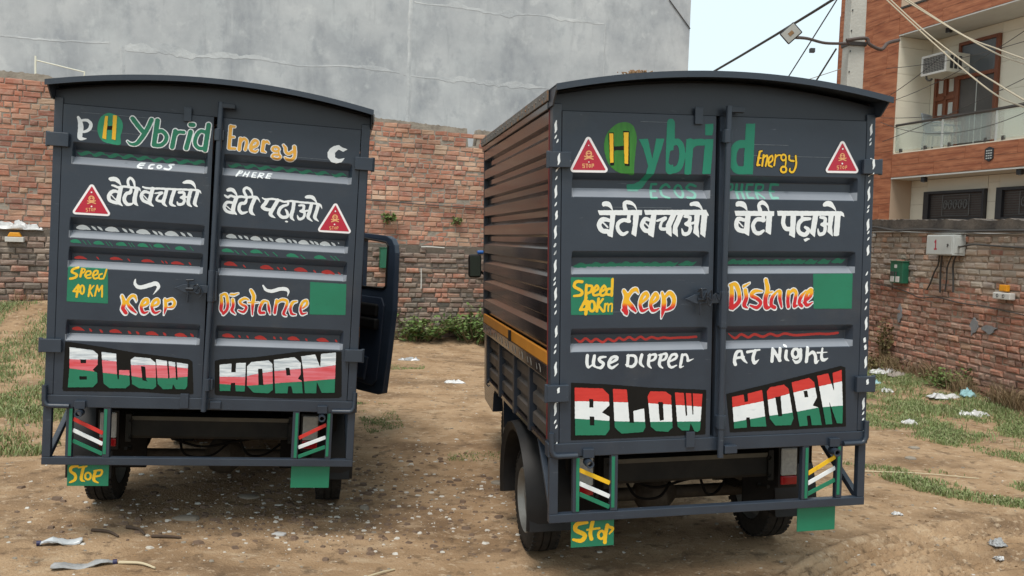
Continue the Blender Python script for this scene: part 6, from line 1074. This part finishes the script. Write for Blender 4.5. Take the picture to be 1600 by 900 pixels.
gm_=leafmat('grass_blades',[(.15,.20,.06),(.20,.26,.10),(.28,.31,.15),(.17,.22,.08),(.38,.34,.20)])
dry=leafmat('dry_stalks',[(.20,.14,.08),(.28,.20,.11),(.15,.10,.06)])
lf=leafmat('weed_leaves',[(.07,.12,.03),(.12,.19,.05),(.18,.25,.09),(.10,.16,.04),(.22,.24,.12)])
blades('grass','thin green grass on the low rise at the left edge below the brick wall','grass',[[(-12,15.5),(-7.4,12.0),(-5.2,12.6),(-4.0,9.0),(-3.6,6.4),(-4.8,6.2),(-8,11),(-12.5,15)]],30000,.055,1,gm_,.006)
blades('grass','patches of green grass in front of the right hand wall','grass',[[(5.7,12.8),(4.2,12.8),(3.6,8.9),(3.9,8.3),(4.6,7.3),(5.3,6.6),(6.1,8.5)],[(2.9,7.1),(3.6,7.0),(4.4,6.5),(4.7,5.8),(3.9,5.8),(3.2,6.3)]],42000,.038,2,gm_,.006)
blades('grass','small tufts of grass on the dirt between the two trucks','grass',[[(-1.75,9.1),(-1.3,9.1),(-1.0,8.0),(-1.3,7.7)],[(-1.75,11.9),(-1.2,11.9),(-1.2,11.5),(-1.8,11.4)],[(-.5,7.1),(.1,7.1),(.1,6.8),(-.5,6.8)]],1800,.02,3,gm_,.005)
blades('tall_grass','taller loose green blades standing in the grass by the right wall','grass',[[(5.7,12.8),(4.6,12.8),(4.3,9.0),(5.0,7.6),(6.1,8.5)]],2200,.08,7,gm_,.006)
blades('tall_grass','taller loose blades standing in the grass at the left edge','grass',[[(-7.4,12.0),(-5.2,12.6),(-4.0,9.0),(-3.8,7),(-4.8,6.6),(-8,11)]],1500,.09,8,gm_,.006)
blades('dry_grass','dry brown stalks along the foot of the right hand wall','dry grass',[[(5.45,12.9),(5.8,12.9),(6.25,8.4),(5.95,8.4)]],2600,.26,4,dry,.005)
blades('dry_grass','dry stalks along the foot of the old back wall','dry grass',[[(-9.5,11.2),(1.0,15.2),(1.0,15.5),(-9.5,11.5)]],3000,.22,5,dry,.005)
def weed(name,label,c,r,h,nst,seed,ls=.05,mt=lf,cat='weed'):
    rg=random.Random(seed); st=MB(); V=[];F=[];C=[]
    for k in range(nst):
        a=rg.uniform(0,6.28); rr=r*math.sqrt(rg.random()); tip=Vector((math.cos(a)*rr,math.sin(a)*rr*.7,h*rg.uniform(.45,1)*(1-.4*rr/r))); b=Vector((math.cos(a)*rr*.35,math.sin(a)*rr*.3,0)); mid=(b+tip)/2+Vector((rg.uniform(-.04,.04),rg.uniform(-.04,.04),.03))
        st.tube([b,mid,tip],[.006,.005,.002],5)
        for q in range(int(10*h/.5)+6):
            t=rg.uniform(.15,1); p=(b.lerp(mid,t*2) if t<.5 else mid.lerp(tip,t*2-1))+Vector((rg.gauss(0,.025),rg.gauss(0,.025),rg.gauss(0,.02)))
            d=Vector((rg.gauss(0,1),rg.gauss(0,1),rg.gauss(0,.6))).normalized(); u=d.cross(Vector((rg.gauss(0,.3),rg.gauss(0,.3),1))).normalized(); L=ls*rg.uniform(.5,1.3); w=L*.36
            i=len(V); V+=[tuple(p),tuple(p+d*L*.5+u*w),tuple(p+d*L),tuple(p+d*L*.5-u*w)]; F.append((i,i+1,i+2,i+3)); C.append(rg.random())
    root=thing(name,label,cat,c); st.obj('stems',dry,root,fix=False)
    m=MB(); m.v=V; m.f=F; m.m=[0]*len(F); o=m.obj('leaves',mt,root,fix=False,kind='stuff'); at=o.data.attributes.new('rnd','FLOAT','FACE'); at.data.foreach_set('value',C); return root
weed('weed_bush','leafy green weeds beside the open cab door at the foot of the back wall',(-1.62,14.25,.05),.75,.66,64,1,.085)
weed('weed_bush','leafy green weeds next to the right truck at the foot of the back wall',(-.60,14.35,.05),.62,.80,64,2,.085)
weed('weed_bush','low dusty weeds in the corner at the left edge',(-6.5,12.25,.55),.4,.35,22,3,.06)
weed('weed_bush','dark dense weeds halfway along the right hand wall',(5.85,10.9,.05),.42,.42,60,6,.05)
weed('weed_bush','brown green weeds at the right wall near the truck',(5.55,12.4,.05),.35,.35,30,7,.05,leafmat('dusty_leaves',[(.14,.13,.05),(.19,.15,.07),(.10,.10,.035)]))
weed('weed_bush','tall thin dry plant climbing the right wall under the green meter box',tuple(on(RM,.40,-.14,.15)),.13,.95,16,8,.05,MATS['dusty_leaves'])
weed('wall_plant','small green plant rooted in the tall wall above the open cab door',tuple(on(BM,5.40,-.06,2.10)),.16,.16,12,9,.07)
weed('wall_plant','tiny green plant in the tall wall nearer the right truck',tuple(on(BM,6.62,-.06,2.11)),.09,.12,8,10,.06)
# ------------------------------------------------------------------ litter, stones, sticks
stone=mat('stone_grey',(.20,.17,.135),.9,noise_s=12,noise_a=.5,col2=(.27,.235,.19),bump=.5,bump_s=50); flake=mat('white_chips',(.62,.60,.56),.8,noise_s=4,noise_a=.6,col2=(.42,.38,.32)); dkst=mat('dark_rubble',(.115,.078,.055),.9,noise_s=9,noise_a=.5,col2=(.17,.11,.075))
def rubble(name,label,cat,mt,n,fn,smin,smax,seed,flat=.5):
    rg=random.Random(seed); V=[];F=[]
    for k in range(n):
        x,y=fn(rg); s=smin*(smax/smin)**(rg.random()**2.2); z=gh(x,y,True); i=len(V); m_=rg.randint(4,6)
        a0=rg.uniform(0,6.28); asp=rg.uniform(.5,1)
        ring=[(math.cos(a0+2*math.pi*q/m_)*s*rg.uniform(.7,1.2),math.sin(a0+2*math.pi*q/m_)*s*asp*rg.uniform(.7,1.2)) for q in range(m_)]
        V+=[(x+p[0],y+p[1],z-.003) for p in ring]+[(x+p[0]*.7,y+p[1]*.7,z+s*flat*rg.uniform(.5,1)) for p in ring]
        for q in range(m_): F.append((i+q,i+(q+1)%m_,i+m_+(q+1)%m_,i+m_+q))
        F.append(tuple(i+m_+q for q in range(m_)))
    m=MB(); m.v=V; m.f=F; m.m=[0]*len(F); return tag(m.obj(name,mt,None,fix=False),label,cat,kind='stuff')
def fA(rg):
    while 1:
        x=rg.gauss(-1.3,.9); y=5.0+abs(rg.gauss(0,1.1))+rg.uniform(-.45,.2)
        if 4.2<y<9: return x,y
rubble('white_debris','small white chips of plaster scattered behind and under the left truck','debris',flake,1150,fA,.004,.026,1,.4)
rubble('rubble','dark broken earth and stones under the left truck','rubble',dkst,1500,fA,.005,.038,2,.5)
rubble('pebbles','small stones spread over the whole yard','pebbles',stone,2600,lambda r:(r.uniform(-6,6),4.2+11*r.random()**1.6),.005,.022,3,.5)
rubble('white_debris','white specks of litter spread thinly over the rest of the yard','debris',flake,800,lambda r:(r.uniform(-6,5.6),4.2+9*r.random()**1.3),.004,.016,4,.3)
def stone_at(label,x,y,s,seed,mt=stone,name='flat_stone',h=.3,asp=.6,rot=0):
    rg=random.Random(seed); m=MB(); n=9; z=gh(x,y,True); R=[(math.cos(rot)*math.cos(2*math.pi*q/n)*s*rg.uniform(.8,1.15)-math.sin(rot)*math.sin(2*math.pi*q/n)*s*asp,math.sin(rot)*math.cos(2*math.pi*q/n)*s+math.cos(rot)*math.sin(2*math.pi*q/n)*s*asp*rg.uniform(.8,1.15)) for q in range(n)]
    V=[(x+a,y+b,z-.01) for a,b in R]+[(x+a*.95,y+b*.95,z+s*h*.6) for a,b in R]+[(x+a*.7,y+b*.7,z+s*h*rg.uniform(.85,1.1)) for a,b in R]+[(x,y,z+s*h)]
    F=[]
    for l in (0,n):
        for q in range(n): F.append((l+q,l+(q+1)%n,l+n+(q+1)%n,l+n+q))
    for q in range(n): F.append((2*n+q,2*n+(q+1)%n,3*n))
    m.v=V; m.f=F; m.m=[0]*len(F); return tag(m.obj(name,mt,None,smooth=True,fix=False),label,'stone')
stone_at('white flat stone chip on the dirt behind the middle of the left truck',-1.369,4.978,.048,1,MATS['white_polythene'],h=.25)
stone_at('pale flat stone beneath the middle of the left truck bumper',-1.78,5.65,.075,2,h=.25)
stone_at('flat stone half buried below the left truck, left of the white chip',-2.0,5.15,.09,3,h=.18)
stone_at('rounded stone beside the right rear tyre of the left truck',-.95,5.55,.035,4,h=.7)
stone_at('flat stone lying left of the right truck tyre',.15,5.35,.05,5,h=.2)
stone_at('pale stone lying on the dirt left of the right truck front half',-.05,6.2,.07,6,h=.2)
stone_at('largest of the pale stones on bare dirt right of the right truck',3.62,7.35,.06,7,h=.35)
stone_at('pale stone right of the right truck, farthest of the loose group',3.35,7.9,.055,8,h=.3)
stone_at('pale stone nearest the grass in the loose group on the right',3.85,7.75,.06,9,h=.3)
def stick(label,a,b,r,mt,bend=.02,name='stick'):
    a=Vector((a[0],a[1],gh(*a)+r)); b=Vector((b[0],b[1],gh(*b)+r)); m_=(a+b)/2+Vector((bend*.6,bend,.004))
    P=[tuple(q) for q in _spl([tuple(a),tuple(m_),tuple(b)])]; return tag(MB().tube(P,[r*(1-.4*i/(len(P)-1)) for i in range(len(P))],7).obj(name,mt,None,smooth=True),label,'stick')
bark=mat('stick_bark',(.07,.045,.03),.9); pale=mat('stick_pale',(.50,.42,.28),.8)
stick('dark stick, leftmost of three lying behind the left truck',(-2.444,4.83),(-2.25,4.755),.010,bark)
stick('short dark stick, middle of three lying behind the left truck',(-2.275,4.91),(-2.12,4.81),.010,bark)
stick('dark stick, rightmost of three lying behind the left truck',(-2.07,4.79),(-1.90,4.80),.010,bark,.0)
stick('pale peeled stick curving on the dirt beside the empty wrapper',(-2.071,4.385),(-1.855,4.34),.009,pale,.02)
stick('pale thin stick at the bottom edge left of centre',(-.78,4.30),(-.60,4.52),.007,pale)
stick('dry grass stem lying at the right of the two trucks',(3.0,6.85),(3.9,6.75),.006,pale,.03)
rubble('clods','crumbs of dry earth thrown up along the tyre tracks at lower right','clods',MATS['dry_dirt'],900,lambda r:(r.uniform(1.3,5),r.uniform(4.2,6.4)),.005,.022,9,.6)
rubble('dry_leaves','dry brown leaf bits and husks spread over the dirt','leaf litter',MATS['straw'],700,lambda r:(r.uniform(-6,5.5),4.2+9*r.random()**1.4),.006,.02,12,.15)
# bottles and bags
clearp=mat('clear_plastic',(.55,.57,.58),.18,noise_s=25,noise_a=.5,col2=(.40,.42,.44)); mat('blue_cap',(.02,.02,.07),.4)
def bottle(label,a,b,r,mt,cap,flat=.55,z0=None):
    a=Vector((a[0],a[1],gh(*a)+r*flat)); b=Vector((b[0],b[1],gh(*b)+r*flat)); L=(b-a).length; rot=(b-a).to_track_quat('X','Z').to_euler()
    t=thing('plastic_bottle',label,'bottle',a,rot); rg=random.Random(int(L*1000))
    m=MB().lathe([(0,.012),(L*.08,.013),(L*.2,r*.7),(L*.3,r*1.05),(L*.42,r*.75),(L*.52,r*1.05),(L*.65,r*.85),(L*.8,r),(L*.95,r*.95),(L,r*.6),(L,.001)],16)
    m.v=[(v[0],v[1]*1.25+rg.uniform(-.003,.003),v[2]*flat+rg.uniform(-.003,.003)+(.012*math.sin(v[0]*30))) for v in m.v]; m.obj('bottle_body',mt,t,smooth=True)
    MB().lathe([(-.018,.001),(-.018,.014),(.004,.014),(.004,.001)],12).obj('cap',cap,t,smooth=True)
bottle('crushed pale plastic bottle with a dark cap at the lower left',(-2.60,4.567),(-2.41,4.66),.028,MATS['clear_plastic'],MATS['blue_cap'])
bottle('flattened grey bottle wrapper at the bottom left edge, in front of the capped bottle',(-2.10,4.385),(-2.37,4.26),.028,mat('grey_film',(.25,.25,.25),.25,noise_s=30,noise_a=.5,col2=(.4,.4,.4)),MATS['blue_cap'],.35)
bottle('clear plastic bottle leaning in the litter by the right wall',(5.98,10.35),(5.90,10.05),.045,MATS['clear_plastic'],MATS['white_plastic'],.9)
def bag(label,x,y,sx,sy,h,seed,mt=None,name='plastic_bag',n=14): return crumple(name,label,'litter',None,(x,y,gh(x,y)+.004),(sx,sy,0),mt or MATS['white_polythene'],seed,n,h)
bag('white plastic bag on the grass right beside the right truck',5.55,12.2,.48,.34,.07,1)
bag('long white plastic bag on the grass, farther left one below the right wall',5.52,10.4,.48,.22,.06,2)
bag('white plastic bag spread on the dirt in front of the wall litter',5.42,9.55,.42,.24,.05,3)
bag('pale blue plastic scrap beside the long white bag',5.78,10.35,.22,.2,.08,4,mat('blue_film',(.30,.50,.52),.4))
bag('white torn bag near the right edge under the wall',6.05,9.75,.30,.25,.08,5); bag('white crumpled paper at the far right edge on the grass',5.95,9.35,.36,.28,.06,6)
bag('small white scrap in the grass between the bag and the truck',5.0,10.9,.20,.16,.05,7); bag('small white scrap at the edge of the grass strip on the right',4.35,8.9,.2,.12,.04,8)
bag('blue tinged scrap on the grass close to the right truck',5.15,11.6,.22,.2,.05,9,MATS['blue_film']); bag('greyish bag half hidden in grass near the right truck',5.6,11.9,.3,.25,.07,10,MATS['grey_sack'])
bag('white scrap lying near the lower right edge on the grass patch',3.95,6.05,.12,.06,.02,11); bag('scrap of white paper where the tyre tracks begin',2.75,5.72,.09,.05,.015,12); bag('crumpled grey cup and wrapper on the tyre tracks at lower right',3.08,5.08,.12,.09,.035,13,MATS['grey_film']); bag('small white scrap beside the crumpled cup on the tyre tracks',3.0,4.93,.06,.04,.02,14)
bag('torn white paper on the dirt between the trucks',-.69,10.5,.32,.14,.03,15); bag('thin black and white rag on the dirt behind the open cab door',-1.5,12.35,.40,.14,.04,16,MATS['grey_film'])
bag('white wrapper on the dirt right of the right truck wheel',2.0,6.3,.12,.06,.03,17)
cl=crumple('sack','pale torn cement sack propped against the back wall by the open door','sack',Matrix.Translation((-2.02,14.5,.08))@Matrix.Rotation(RD(68),4,'X'),(0,.33,0),(.5,.75,0),mat('pale_sack',(.42,.36,.30),.8,noise_s=9,noise_a=.5,col2=(.30,.25,.21)),31,16,.10)
